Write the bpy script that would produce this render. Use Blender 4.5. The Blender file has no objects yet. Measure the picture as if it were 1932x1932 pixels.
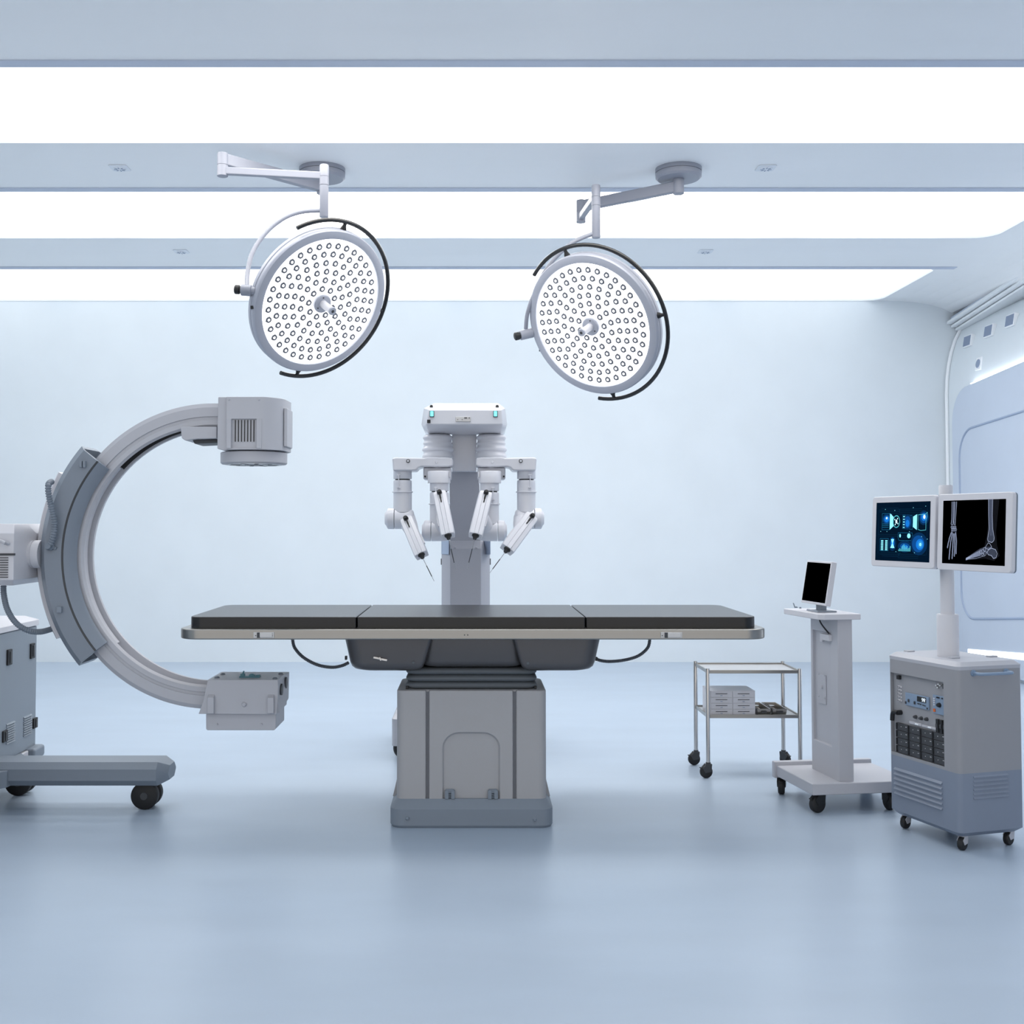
import bpy, bmesh, math, random
from mathutils import Vector, Matrix, Euler
random.seed(7)
PI = math.pi
S = bpy.context.scene
COL = S.collection

# ---------------------------------------------------------------- camera, world, exposure
FPX = 2100.0; CAMZ = 1.12; PITCH = math.radians(2.0); HX, HY = 892.0, 992.0
PCY = HY - FPX * math.tan(PITCH)
cd = bpy.data.cameras.new('camera'); cam = bpy.data.objects.new('camera', cd); COL.objects.link(cam)
cam.location = (0, 0, CAMZ); cam.rotation_euler = (PI / 2 + PITCH, 0, 0)
cd.sensor_width = 36; cd.sensor_fit = 'HORIZONTAL'; cd.lens = FPX / 1932 * 36
cd.shift_x = (966 - HX) / 1932; cd.shift_y = -(966 - PCY) / 1932
cd.clip_start = 0.05; cd.clip_end = 60
S.camera = cam
w = bpy.data.worlds.new('world'); S.world = w; w.use_nodes = True
bg = w.node_tree.nodes['Background']; bg.inputs[0].default_value = (1.0, 0.965, 0.93, 1); bg.inputs[1].default_value = 0.86
S.view_settings.view_transform = 'Standard'; S.view_settings.look = 'None'
S.view_settings.gamma = 1; S.view_settings.use_curve_mapping = False
S.view_settings.exposure = 0.45
STRIP = 0.665      # radiance of the luminous ceiling strips in view
PANEL = 3.9      # the rounded panels in the first two strips
NEAR = 0.6       # radiance of two unseen strips, added to light the near floor and fronts

# ---------------------------------------------------------------- helpers
def ray(px, py):
    u = (px - HX) / FPX; v = (PCY - py) / FPX
    return Vector((u, math.cos(PITCH) - v * math.sin(PITCH), math.sin(PITCH) + v * math.cos(PITCH)))
CAM = Vector((0, 0, CAMZ))
def W(px, py, D):
    r = ray(px, py); return CAM + r * (D / r.y)
def X(px, D, py=1000): return W(px, py, D).x
def Z(py, D): return W(HX, py, D).z
def on_plane(px, py, p, n):
    r = ray(px, py); p = Vector(p); n = Vector(n)
    return CAM + r * ((p - CAM).dot(n) / r.dot(n))

def srgb(h):
    c = [int(h[i:i+2], 16) / 255 for i in (0, 2, 4)]
    return tuple(x / 12.92 if x <= .04045 else ((x + .055) / 1.055) ** 2.4 for x in c) + (1,)
M = {}
def mat(name, col, rough=.5, metal=0, emit=None, es=0, bump=0, bscale=200, var=0, vscale=3, spec=.5, coat=0, vstretch=None):
    m = bpy.data.materials.new(name); m.use_nodes = True; nt = m.node_tree; b = nt.nodes['Principled BSDF']
    c = srgb(col) if isinstance(col, str) else col
    b.inputs['Base Color'].default_value = c; b.inputs['Roughness'].default_value = rough
    b.inputs['Metallic'].default_value = metal; b.inputs['Specular IOR Level'].default_value = spec
    if coat: b.inputs['Coat Weight'].default_value = coat; b.inputs['Coat Roughness'].default_value = .25
    if emit is not None:
        b.inputs['Emission Color'].default_value = srgb(emit) if isinstance(emit, str) else emit
        b.inputs['Emission Strength'].default_value = es
    tc = nt.nodes.new('ShaderNodeTexCoord')
    if var:
        mp = nt.nodes.new('ShaderNodeMapping'); nt.links.new(tc.outputs['Object'], mp.inputs[0])
        if vstretch: mp.inputs['Scale'].default_value = vstretch
        n = nt.nodes.new('ShaderNodeTexNoise'); n.inputs['Scale'].default_value = vscale; n.inputs['Detail'].default_value = 4
        nt.links.new(mp.outputs[0], n.inputs['Vector'])
        r = nt.nodes.new('ShaderNodeMapRange'); r.inputs[1].default_value = .3; r.inputs[2].default_value = .7
        r.inputs[3].default_value = 1 - var; r.inputs[4].default_value = 1 + var
        nt.links.new(n.outputs[0], r.inputs[0])
        mx = nt.nodes.new('ShaderNodeVectorMath'); mx.operation = 'SCALE'; mx.inputs[0].default_value = c[:3]
        nt.links.new(r.outputs[0], mx.inputs['Scale']); nt.links.new(mx.outputs[0], b.inputs['Base Color'])
    if bump:
        n = nt.nodes.new('ShaderNodeTexNoise'); n.inputs['Scale'].default_value = bscale; n.inputs['Detail'].default_value = 3
        nt.links.new(tc.outputs['Object'], n.inputs['Vector'])
        bp = nt.nodes.new('ShaderNodeBump'); bp.inputs['Strength'].default_value = bump; bp.inputs['Distance'].default_value = .002
        nt.links.new(n.outputs[0], bp.inputs['Height']); nt.links.new(bp.outputs[0], b.inputs['Normal'])
    M[name] = m; return m

mat('floor_resin', 'AAB9CA', .30, var=.035, vscale=1.6, vstretch=(1, 2.5, 1), bump=.05, bscale=30)
mat('wall_paint', 'DEE6EC', .45, var=.02, vscale=2.5)
mat('ceiling_paint', 'F6F8FA', .45, var=.02, vscale=3, vstretch=(.3, 1, 1))
mat('lip_blue', 'C3CCDD', .5)
mat('panel_blue', 'C6D1E1', .45, var=.02)
mat('groove_shade', 'A3B2CA', .6)
mat('white_trim', 'F2F6FA', .4)
mat('strip_light', 'FFFFFF', .5, emit=(.93, .97, 1, 1), es=STRIP)
mat('strip_fill', 'FFFFFF', .5, emit=(.93, .97, 1, 1), es=NEAR)
mat('panel_light', 'FFFFFF', .5, emit=(1, .96, .91, 1), es=PANEL)
mat('panel_rear', 'FFFFFF', .5, emit=(1, .99, .97, 1), es=.78)
mat('cove_light', 'FFFFFF', .5, emit=(.93, .97, 1, 1), es=4)
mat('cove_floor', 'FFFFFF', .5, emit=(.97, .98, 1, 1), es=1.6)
mat('fixture_white', 'E9EEF4', .5)
mat('vent_grey', '8C9BB3', .6)
mat('plastic', 'BABBC2', .42, bump=.10, bscale=500)
mat('plastic_light', 'CFCFD5', .38)
mat('robot_white', 'D0D2DA', .30, coat=.3)
mat('robot_grey', 'A9ABB4', .5, bump=.3, bscale=350)
mat('robot_blue', 'A4B4CC', .4)
mat('blue_grey', '808995', .42, bump=.08, bscale=400)
mat('blue_grey_dark', '6F7986', .5)
mat('base_blue', '7E8894', .5, bump=.08, bscale=300)
mat('pedestal_grey', 'A8A8AB', .5, bump=.12, bscale=300)
mat('groove', '6A6C72', .6)
mat('mattress_black', '131316', .27, bump=.12, bscale=420, spec=.5)
mat('steel', '9C9A96', .28, 1)
mat('steel_bright', 'C9C7C5', .2, 1)
mat('steel_plate', 'BFC0C2', .35, .6)
mat('underbody', '5C5B5D', .33, .55)
mat('bellows', '5E646A', .6, bump=.2, bscale=200)
mat('black', '141518', .5)
mat('black_rubber', '1B1B1D', .6)
mat('rail_black', '1D1E20', .22)
mat('dark_grey', '3C3E42', .5)
mat('lamp_body', 'ABAFBB', .35, .1)
mat('lamp_arm', '9296A2', .4)
mat('lamp_face', 'FFFFFF', .15, emit=(1, 1, 1, 1), es=1.6)
mat('led_glow', 'FFFFFF', .3, emit=(1, 1, 1, 1), es=3)
mat('led_cup', '70747D', .35, .2)
mat('cabinet_blue', '858F9A', .45)
mat('teal', '4F8290', .35)
mat('hose_grey', '76808C', .5)
mat('hose_dark', '4A4F57', .5)
mat('cyan_light', '20D8E8', .3, emit='7FF2FA', es=1.1)
mat('console_grey', '94959A', .45, bump=.06, bscale=300)
mat('console_blue', '7F899A', .45, bump=.06, bscale=300)
mat('console_cap', 'AFB1B9', .4)
mat('rack_blue', '7F93AB', .4)
mat('orange', 'D0642C', .5)
mat('lcd', '101418', .2)
mat('lcd_digit', 'DDE6EE', .4, emit='DDE6EE', es=.8)
mat('screen_black', '000000', .5, spec=0)
mat('scr_navy', '020B18', .5, emit='031426', es=.62, spec=0)
mat('scr_navy_edge', '061A2C', .5, emit='0A3048', es=.62, spec=0)
mat('scr_glow', '05223F', .5, emit='072647', es=.62, spec=0)
mat('scr_line', '0A3A55', .5, emit='1D6C93', es=.62, spec=0)
mat('scr_blue', '1060B0', .5, emit='1467B4', es=.62, spec=0)
mat('scr_mid', '0A3A70', .5, emit='0C3F78', es=.62, spec=0)
mat('scr_cyan', '7FD6E8', .5, emit='86D9EA', es=.62, spec=0)
mat('scr_teal', '3E8F9A', .5, emit='4FA9B5', es=.62, spec=0)
mat('scr_pale', 'C8EEF5', .5, emit='C6EDF6', es=.62, spec=0)
mat('xr_line', '7F889C', .5, emit='A4ADC4', es=.62, spec=0)
mat('xr_mid', '5D6478', .5, emit='666E84', es=.62, spec=0)
mat('xr_dim', '2E323D', .5, emit='343946', es=.62, spec=0)
mat('xr_halo', '121317', .5, emit='0C0D10', es=.62, spec=0)

OFF = Vector((0, 0, 0))
class MB:
    def __init__(s): s.v = []; s.f = []; s.mi = []; s.cur = 0
    def add(s, vs, fs):
        b = len(s.v); s.v += [Vector(p) for p in vs]; s.f += [[b + i for i in f] for f in fs]; s.mi += [s.cur] * len(fs)
        return s
    def box(s, a, b, T=None):
        x0, y0, z0 = a; x1, y1, z1 = b
        vs = [Vector(p) for p in ((x0,y0,z0),(x1,y0,z0),(x1,y1,z0),(x0,y1,z0),(x0,y0,z1),(x1,y0,z1),(x1,y1,z1),(x0,y1,z1))]
        if T: vs = [T @ p for p in vs]
        return s.add(vs, [(0,3,2,1),(4,5,6,7),(0,1,5,4),(1,2,6,5),(2,3,7,6),(3,0,4,7)])
    def cbox(s, c, sz, rot=(0,0,0)):
        T = Matrix.Translation(c) @ Euler(rot).to_matrix().to_4x4()
        h = Vector(sz) / 2
        return s.box(-h, h, T)
    def prism(s, pts, a, b, axis='y', T=None):
        n = len(pts)
        def mk(p, t):
            if axis == 'y': q = Vector((p[0], t, p[1]))
            elif axis == 'z': q = Vector((p[0], p[1], t))
            else: q = Vector((t, p[0], p[1]))
            return T @ q if T else q
        vs = [mk(p, a) for p in pts] + [mk(p, b) for p in pts]
        return s.add(vs, [list(range(n)), list(range(2*n-1, n-1, -1))] + [(i, n+i, n+(i+1) % n, (i+1) % n) for i in range(n)])
    def loft(s, loops):
        n = len(loops[0]); vs = [p for l in loops for p in l]; fs = []
        for k in range(len(loops)-1):
            for i in range(n): fs.append((k*n+i, k*n+(i+1) % n, (k+1)*n+(i+1) % n, (k+1)*n+i))
        fs.append(list(range(n-1, -1, -1))); fs.append([(len(loops)-1)*n+i for i in range(n)])
        return s.add(vs, fs)
    def cyl(s, p0, p1, r0, r1=None, seg=28):
        return s.turn(p0, p1, [(0, r0), (1, r0 if r1 is None else r1)], seg)
    def turn(s, p0, p1, prof, seg=28):   # prof: (t along p0-p1, radius)
        p0 = Vector(p0); p1 = Vector(p1); d = (p1-p0); a = d.normalized().orthogonal().normalized(); b = d.normalized().cross(a)
        loops = [[p0 + d*t + (a*math.cos(2*PI*i/seg) + b*math.sin(2*PI*i/seg))*max(r, 1e-5) for i in range(seg)] for t, r in prof]
        return s.loft(loops)
    def ball(s, c, r, seg=20):
        c = Vector(c); n = 10
        return s.turn(c - Vector((0,0,r)), c + Vector((0,0,r)), [((1-math.cos(PI*k/n))/2, r*math.sin(PI*k/n)) for k in range(n+1)], seg)
    def tube(s, path, r, seg=12, smooth=0, ribs=0, rib=.15, taper=None):
        P = [Vector(p) for p in path]
        if smooth:
            Q = []
            for i in range(len(P)-1):
                a = P[max(i-1,0)]; b = P[i]; c = P[i+1]; d = P[min(i+2,len(P)-1)]
                for k in range(smooth):
                    t = k/smooth; Q.append(.5*((2*b)+(c-a)*t+(2*a-5*b+4*c-d)*t*t+(3*b-a-3*c+d)*t**3))
            Q.append(P[-1]); P = Q
        if ribs:   # resample evenly
            L = [0]
            for i in range(1, len(P)): L.append(L[-1]+(P[i]-P[i-1]).length)
            n = int(L[-1]/ribs)*4; Q = []; j = 0
            for k in range(n+1):
                t = L[-1]*k/n
                while j < len(P)-2 and L[j+1] < t: j += 1
                Q.append(P[j].lerp(P[j+1], (t-L[j])/max(L[j+1]-L[j], 1e-9)))
            P = Q
        loops = []; t0 = (P[1]-P[0]).normalized(); a = t0.orthogonal().normalized()
        for i, p in enumerate(P):
            t = (P[min(i+1,len(P)-1)]-P[max(i-1,0)]).normalized(); a = (a - t*a.dot(t)).normalized(); b = t.cross(a)
            rr = r*(1+(rib if (i % 4) in (1, 2) else -rib)) if ribs else r
            loops.append([p+(a*math.cos(2*PI*k/seg)+b*math.sin(2*PI*k/seg))*rr for k in range(seg)])
        return s.loft(loops)
    def hull(s, pts):
        bm = bmesh.new()
        for p in pts: bm.verts.new(p)
        r = bmesh.ops.convex_hull(bm, input=bm.verts[:])
        bmesh.ops.delete(bm, geom=[v for v in bm.verts if not v.link_faces], context='VERTS')
        bmesh.ops.dissolve_limit(bm, angle_limit=.01, verts=bm.verts[:], edges=bm.edges[:])
        bm.verts.index_update()
        s.add([v.co.copy() for v in bm.verts], [[v.index for v in f.verts] for f in bm.faces]); bm.free(); return s
    def arc(s, prof, cx, cz, y0, k, a0, a1, n=64):   # sweep profile (radius px, depth m) round a circle in XZ
        loops = []
        for i in range(n+1):
            a = math.radians(a0+(a1-a0)*i/n)
            loops.append([Vector((cx+math.cos(a)*r*k, y0+y, cz+math.sin(a)*r*k)) for r, y in prof])
        return s.loft(loops)
    def build(s, name, m, parent=None, bevel=0, seg=2, smooth=35, off=None):
        o_ = OFF if off is None else off
        me = bpy.data.meshes.new(name); me.from_pydata([p - o_ for p in s.v], [], s.f)
        for x in (m if isinstance(m, (list, tuple)) else [m]): me.materials.append(M[x])
        for p, i in zip(me.polygons, s.mi): p.material_index = i
        bm = bmesh.new(); bm.from_mesh(me); bmesh.ops.recalc_face_normals(bm, faces=bm.faces[:]); bm.to_mesh(me); bm.free()
        if smooth: me.shade_smooth(); me.set_sharp_from_angle(angle=math.radians(smooth))
        o = bpy.data.objects.new(name, me); COL.objects.link(o)
        if parent: o.parent = parent
        if bevel:
            b = o.modifiers.new('bevel', 'BEVEL'); b.width = bevel; b.segments = seg; b.limit_method = 'ANGLE'; b.angle_limit = math.radians(35); b.harden_normals = True
        return o
def cut(o, mb, off=None):
    """boolean-subtract mb from o (before its other modifiers)"""
    c = mb.build('cutter', 'black', None, smooth=0, off=off)
    if o.parent: c.parent = o.parent
    md = o.modifiers.new('cut', 'BOOLEAN'); md.object = c; md.solver = 'EXACT'
    o.modifiers.move(len(o.modifiers)-1, 0)
    shown = [(m, m.show_viewport) for m in o.modifiers if m.type == 'BEVEL']
    for m, _ in shown: m.show_viewport = False
    bpy.context.view_layer.update(); dg = bpy.context.evaluated_depsgraph_get()
    me = bpy.data.meshes.new_from_object(o.evaluated_get(dg)); o.modifiers.remove(md); o.data = me
    for m, sv in shown: m.show_viewport = sv
    bpy.data.objects.remove(c)
    me.shade_smooth(); me.set_sharp_from_angle(angle=math.radians(35)); return o
def thing(name, label, cat, loc=(0,0,0), rz=0, group=None):
    global OFF
    o = bpy.data.objects.new(name, None); COL.objects.link(o); o.location = loc; o.rotation_euler = (0,0,rz); o.empty_display_size = .1
    OFF = Vector(loc) if rz == 0 else Vector((0,0,0))
    return tag(o, label, cat, group)
def tag(o, label, cat, group=None):
    o['label'] = label; o['category'] = cat
    if group: o['group'] = group
    return o
def struct(o): o['kind'] = 'structure'; return o
def world_frame():
    global OFF; OFF = Vector((0,0,0))
def rrect(hx, hy, r, n=6, cx=0, cy=0):
    p = []
    for sx, sy, a in ((1,1,0),(-1,1,90),(-1,-1,180),(1,-1,270)):
        for k in range(n+1):
            t = math.radians(a+90*k/n); p.append((cx+sx*(hx-r)+r*math.cos(t), cy+sy*(hy-r)+r*math.sin(t)))
    return p
def rloop(hx, hy, r, z, cx=0, cy=0, n=6): return [Vector((a, b, z)) for a, b in rrect(hx, hy, r, n, cx, cy)]

# ================================================================ THE ROOM
CZ = 2.99; YB = 9.2; XL = -4.75
struct(MB().box((XL-.1, -1.2, -.1), (4.5, YB+.1, 0)).build('floor', 'floor_resin', smooth=0))
struct(MB().box((XL-.1, YB, 0), (4.5, YB+.12, CZ+.2)).build('wall_back', 'wall_paint', smooth=0))
struct(MB().box((XL-.1, -1.2, 0), (XL, YB, CZ+.2)).build('wall_left', 'wall_paint', smooth=0))
# ceiling: flat soffit with three long slots, curving down to the cornice on the right
slots = [(4.48, 5.38), (6.17, 7.18), (8.05, 9.195), (2.75, 3.65), (.9, 1.9)]  # last two slots lie out of view, added for their light
XR = 3.38
c = MB()
beams = [(-1.2, .9), (1.9, 2.75), (3.65, 4.48), (5.38, 6.17), (7.18, 8.05)]
for a, b in beams: c.box((XL, a, CZ), (XR, b, CZ+.02))
prof = [(XR, CZ), (3.55, CZ-.002), (3.68, CZ-.012), (3.8, CZ-.032), (3.9, CZ-.062), (3.98, CZ-.10), (4.2, CZ-.10), (4.2, CZ+.02), (XR, CZ+.02)]
c.prism(prof, -1.2, YB, 'y')
c.box((XL, -1.2, CZ+.02), (4.4, YB+.1, CZ+.2))
c.box((XL, YB-.005, CZ-.001), (XR, YB, CZ+.02))
# rounded ends of the slots
for a, b in slots:
    for (yy, s_) in ((a, 1), (b, -1)):
        r = .08 if s_ == 1 else .14
        pts = [(XR, yy)] + [(XR - r + r*math.sin(t), yy + s_*(r - r*math.cos(t))) for t in [i*PI/12 for i in range(7)]]
        c.prism(pts, CZ, CZ+.02, 'z')
struct(c.build('ceiling', 'ceiling_paint', smooth=0))
for i, (a, b) in enumerate(slots[:3]):
    struct(MB().box((XL, a-.075, CZ-.006), (XR+.12 if i == 2 else XR+.3, a-.012, CZ+.001)).build('trim_%d' % (i+1), 'lip_blue', bevel=.003, smooth=0))
# right wall: profile extruded along the room
XW = 3.93
up = [(XW, 0), (XW, 2.2)]
for k in range(1, 9):
    t = k/8*PI/2; up.append((XW + .26*(1-math.cos(t)), 2.2 + .64*math.sin(t)))
struct(MB().prism(up + [(4.4, 2.84), (4.4, 0)], -1.2, YB, 'y').build('wall_right', 'wall_paint', smooth=30))
struct(MB().box((4.3, -1.2, 2.8), (4.4, YB, CZ+.02)).build('trim_4', 'wall_paint', smooth=0))
# cornice rails
cn = MB()
for (x, z, h, t) in ((3.93, 2.865, .022, .03), (3.965, 2.838, .018, .03), (4.0, 2.812, .018, .03)):
    cn.prism([(a, z-.075+(9.18-a)*.10+d) for a, d in ((6.6,0),(9.18,0),(9.18,h),(6.6,h))], x, 4.3, 'x')
struct(cn.build('trim_5', 'white_trim', bevel=.004))
struct(MB().prism([(a, 2.816+(9.18-a)*.10+d) for a, d in ((7.5,0),(9.18,0),(9.18,.03),(7.5,.03))], 3.965, 4.3, 'x').build('trim_6', 'lip_blue', smooth=0))
# rim following the wall profile at the far end
rim = [(XW-.012, 0)] + [(x-.012, z) for x, z in up[1:]]
struct(MB().tube([(x, YB-.03, z) for x, z in rim], .014, 10).build('trim_7', 'white_trim'))
# lower wall panel with rounded upper corner
def yz_round(y0, y1, z0, z1, r):
    hy, hz = (y1-y0)/2, (z1-z0)/2
    return [(a, b) for a, b in rrect(hy, hz, r, 10, (y0+y1)/2, (z0+z1)/2)]
struct(MB().prism([(.5, .02), (9.04, .02)] + [(9.04-.28+.28*math.cos(q*PI/20), 2.225-.28+.28*math.sin(q*PI/20)) for q in range(11)] + [(6.5, 2.225+.15), (.5, 2.375)], XW-.03, XW+.01, 'x').build('trim_8', 'panel_blue', bevel=.006))
# rounded groove on the panel, its shade drawn as a darker tube
hp = [(a, b + ((8.6-a)*.0875 if b < 1 else (8.9-a)*.055)) for a, b in yz_round(5.6, 8.90, .405, 1.875, .22)]
struct(MB().tube([(XW-.031, a, b) for a, b in hp + [hp[0]]], .009, 8).build('trim_9', 'groove_shade'))
# cove light washing the upper wall, low glowing slot at the floor
struct(MB().prism([(a, 2.227+(8.76-a)*.0664+d) for a, d in ((6.6,0),(8.70,0),(8.70,.006),(6.6,.006))], XW-.026, XW-.004, 'x').build('trim_10', 'cove_light', smooth=0))
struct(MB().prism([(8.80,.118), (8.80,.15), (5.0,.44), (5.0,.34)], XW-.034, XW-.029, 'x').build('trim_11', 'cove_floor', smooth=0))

# luminous diffusers in the slots (last two added, out of view) and the rounded panels beneath them
for i, (a, b) in enumerate(slots):
    struct(MB().box((XL, a, CZ+.014), (XR, b, CZ+.019)).build('trim_%d' % (12+i), 'strip_light' if i < 3 else 'strip_fill', smooth=0))
first = None
for s_, (a, b) in enumerate(slots[:3]):
    seen = 0
    for k in range(7):
        x0 = -.135 + 1.1*(k-4) + .055; x1 = x0 + .99
        x1 = min(x1, XR-.03)
        if x1 < X(0, b)-.1 or x0 > XR-.2 or x0 > X(1932, b): continue
        o = MB().prism(rrect((x1-x0)/2, (b-a)/2-.075, .13, 8, (x0+x1)/2, (a+b)/2+.02), CZ+.009, CZ+.0135, 'z').build('ceiling_light_panel', 'panel_rear' if s_ == 2 else 'panel_light', smooth=0)
        row = ['front', 'middle', 'rear'][s_]
        pos = ['first', 'second', 'third', 'fourth', 'fifth', 'sixth', 'seventh'][seen]; seen += 1
        tag(o, 'rounded white light panel, %s from the left end of the %s ceiling strip' % (pos, row), 'ceiling light', 'rounded light panels in the %s ceiling strip' % row)

def spot(px, py, lab, r=.035):
    D = (CZ-CAMZ)*1.0; p = on_plane(px, py, (0,0,CZ), (0,0,1))
    t = thing('ceiling_speaker', lab, 'speaker', (p.x, p.y, CZ), 0, 'small ceiling grilles')
    MB().prism([(p.x+a, p.y+b) for a, b in rrect(.048, .048, .012)], CZ-.006, CZ, 'z').build('plate', 'fixture_white', t, bevel=.002)
    MB().turn((p.x,p.y,CZ-.006), (p.x,p.y,CZ-.011), [(0,r),(1,r*.9)], 20).build('grille', 'fixture_white', t)
    g = MB()
    for k in range(8):
        a = k*PI/4; g.cbox((p.x+math.cos(a)*r*.6, p.y+math.sin(a)*r*.6, CZ-.0115), (r*.45, r*.14, .002), (0,0,a))
    g.build('slot', 'vent_grey', t)
spot(226, 316, 'small square grille in the front soffit on the left'); spot(1445, 316, 'small square grille in the front soffit right of the right lamp mount')
spot(342, 474, 'small square grille in the rear soffit left of the left lamp'); spot(1331, 474, 'small square grille in the rear soffit right of the right lamp')
def wallp(y, z):
    if z <= 2.2: return XW
    return XW + .26*(1-math.cos(math.asin(min(1, (z-2.2)/.64))))
for (y, z, lab) in ((8.88, 2.60, 'small square wall vent nearest the back wall'), (8.53, 2.62, 'small square wall vent, middle one of three under the cornice'), (8.20, 2.64, 'small square wall vent nearest the camera under the cornice')):
    x = wallp(y, z); t = thing('wall_vent', lab, 'vent', (x, y, z), 0, 'small vents on the upper right wall')
    R = Matrix.Translation((x-.012, y, z)) @ Matrix.Rotation(math.radians(9), 4, 'Y')
    MB().box((-.012,-.068,-.048), (.03,.068,.048), R).build('frame', 'white_trim', t, bevel=.003)
    g = MB(); g.box((-.014,-.060,-.040), (-.011,.060,.040), R)
    for k in range(6): g.box((-.0155,-.058,-.034+k*.013), (-.0135,.058,-.030+k*.013), R)
    g.build('louvre', 'vent_grey', t)
t = thing('wall_speaker', 'small round wall speaker below the square vents on the upper right wall', 'speaker', (XW+.01, 8.62, 2.38))
R = Matrix.Translation((wallp(0, 2.38)-.002, 8.62, 2.38)) @ Matrix.Rotation(math.radians(9), 4, 'Y')
MB().box((-.008,-.045,-.05), (.01,.045,.05), R).build('plate', 'white_trim', t, bevel=.003)
MB().turn(R @ Vector((-.006,0,0)), R @ Vector((-.016,0,0)), [(0,.034),(.6,.034),(1,.024)], 20).build('grille', 'vent_grey', t)

# ================================================================ OPERATING TABLE
t = thing('operating_table', 'operating table with black three-section mattress on a grey pedestal', 'operating table', (0, 4.4, 0))
DF, DB = 4.11, 4.74
z1 = Z(1165, DF)+.002; z0 = Z(1187.5, DF)
xa = [X(355, DF, 1170), X(673, DF, 1170), X(1105, DF, 1170), X(1429, DF, 1170)]
for i in range(3):
    g = .0022
    x0 = xa[i] + (g if i else 0); x1 = xa[i+1] - (g if i < 2 else 0)
    rl = .05 if i == 0 else .004; rr = .05 if i == 2 else .004
    pts = []
    for sx, sy, a, r in ((1,1,0,rr),(-1,1,90,rl),(-1,-1,180,rl),(1,-1,270,rr)):
        cx = (x1-r) if sx > 0 else (x0+r); cy = (DB-r) if sy > 0 else (DF+r)
        for k in range(7):
            tt = math.radians(a+15*k); pts.append((cx+r*math.cos(tt), cy+r*math.sin(tt)))
    MB().prism(pts, z0, z1, 'z').build('mattress_section', 'mattress_black', t, bevel=.009, seg=4)
zr1, zr0 = Z(1187.5, 4.06), Z(1207, 4.06)
x0, x1 = X(339.5, 4.12, 1197), X(1444.5, 4.12, 1197)
fr = MB().prism(rrect((x1-x0)/2, .365, .085, 10, (x0+x1)/2, 4.06+.365), zr0, zr1, 'z').build('table_rail', 'steel', t, bevel=.005, seg=3)
for (p0, p1) in ((478.5, 517.5), (1246.5, 1287)):
    l = MB(); a = X(p0, 4.06, 1198); b = X(p1, 4.06, 1198)
    l.box((a, 4.056, Z(1203.5,4.06)), (b, 4.062, Z(1192.5,4.06)))
    l.box((a+.018, 4.050, Z(1202,4.06)), (b-.006, 4.058, Z(1193.5,4.06)))
    lo = l.build('rail_latch', 'steel_plate', fr, bevel=.0012)
    MB().box((a+.014, 4.0485, Z(1203,4.06)), (a+.024, 4.057, Z(1193,4.06))).build('latch_catch', 'dark_grey', fr)
for p in (876.5, 882.5): MB().cyl((X(p,4.06,1198), 4.057, Z(1198,4.06)), (X(p,4.06,1198), 4.064, Z(1198,4.06)), .0022, seg=10).build('rail_screw', 'dark_grey', fr)
for p in (482, 513, 1250, 1283): MB().cyl((X(p,4.05,1198), 4.053, Z(1199,4.06)), (X(p,4.05,1198), 4.058, Z(1199,4.06)), .0018, seg=8).build('rail_screw', 'dark_grey', fr)
# underbody: two pods and a recessed centre
def P(px, py, D): q = W(px, py, D); return (q.x, q.z)
zt = zr0 + .002
def pod(side):
    cx = 891.5
    def mx(p): return p if side < 0 else 2*cx - p
    top = [mx(646), mx(817)]; bot = [mx(661), mx(797)]
    if side > 0: top = top[::-1]; bot = bot[::-1]
    D0 = 4.17; zb = Z(1267, D0)
    loops = []
    for tt, ins in ((0, .028), (.04, .012), (.12, .003), (.25, 0), (1, 0)):
        a = X(bot[0], D0, 1240)*(1-tt)+X(top[0], D0, 1240)*tt; b = X(bot[1], D0, 1240)*(1-tt)+X(top[1], D0, 1240)*tt
        z = zb + (zt-zb)*tt
        rl, rr = (.06, .016) if side < 0 else (.016, .06)
        pts = []
        a += ins; b -= ins; y0 = D0+ins; y1 = 4.66-ins
        for sx, sy, an, r in ((1,1,0,rr),(-1,1,90,rl),(-1,-1,180,rl),(1,-1,270,rr)):
            ccx = (b-r) if sx > 0 else (a+r); ccy = (y1-r) if sy > 0 else (y0+r)
            for k in range(7):
                q = math.radians(an+15*k); pts.append(Vector((ccx+r*math.cos(q), ccy+r*math.sin(q), z)))
        loops.append(pts)
    return MB().loft(loops).build('underbody_pod', 'underbody', t, smooth=50)
pl_ = pod(-1); pr_ = pod(1)
cb = MB(); D0 = 4.2
loops = []
for tt, ins in ((0,.02),(.06,.006),(.2,0),(1,0)):
    a = X(815, D0, 1240); b = X(968, D0, 1240); zb = Z(1259, D0); z = zb+(zt-zb)*tt
    loops.append(rloop((b-a)/2+.045-ins, .21-ins, .05, z, (a+b)/2, 4.2+.21))
cb.loft(loops).build('underbody_housing', 'underbody', t, smooth=50)
c = MB()
c.cbox((X(711,4.165,1243), 4.166, Z(1241.5,4.165)), (.026,.006,.008), (0, .18, 0)); c.cbox((X(724,4.165,1243), 4.166, Z(1244.5,4.165)), (.026,.006,.008), (0, .18, 0))
c.cbox((X(717.5,4.165,1243), 4.165, Z(1243,4.165)), (.007,.01,.014), (0, -.5, 0))
c.build('clip', 'steel_bright', pl_, bevel=.001)
for (px, py, par) in ((780,1250,pl_), (996,1251,pr_)):
    MB().cyl((X(px,4.17,py), 4.172, Z(py,4.17)), (X(px,4.17,py), 4.166, Z(py,4.17)), .005, seg=14).build('screw', 'bellows', par)
MB().cbox((X(653,4.35,1240), 4.35, Z(1241,4.35)), (.008,.02,.014)).build('hose_socket', 'black', pl_)
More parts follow.
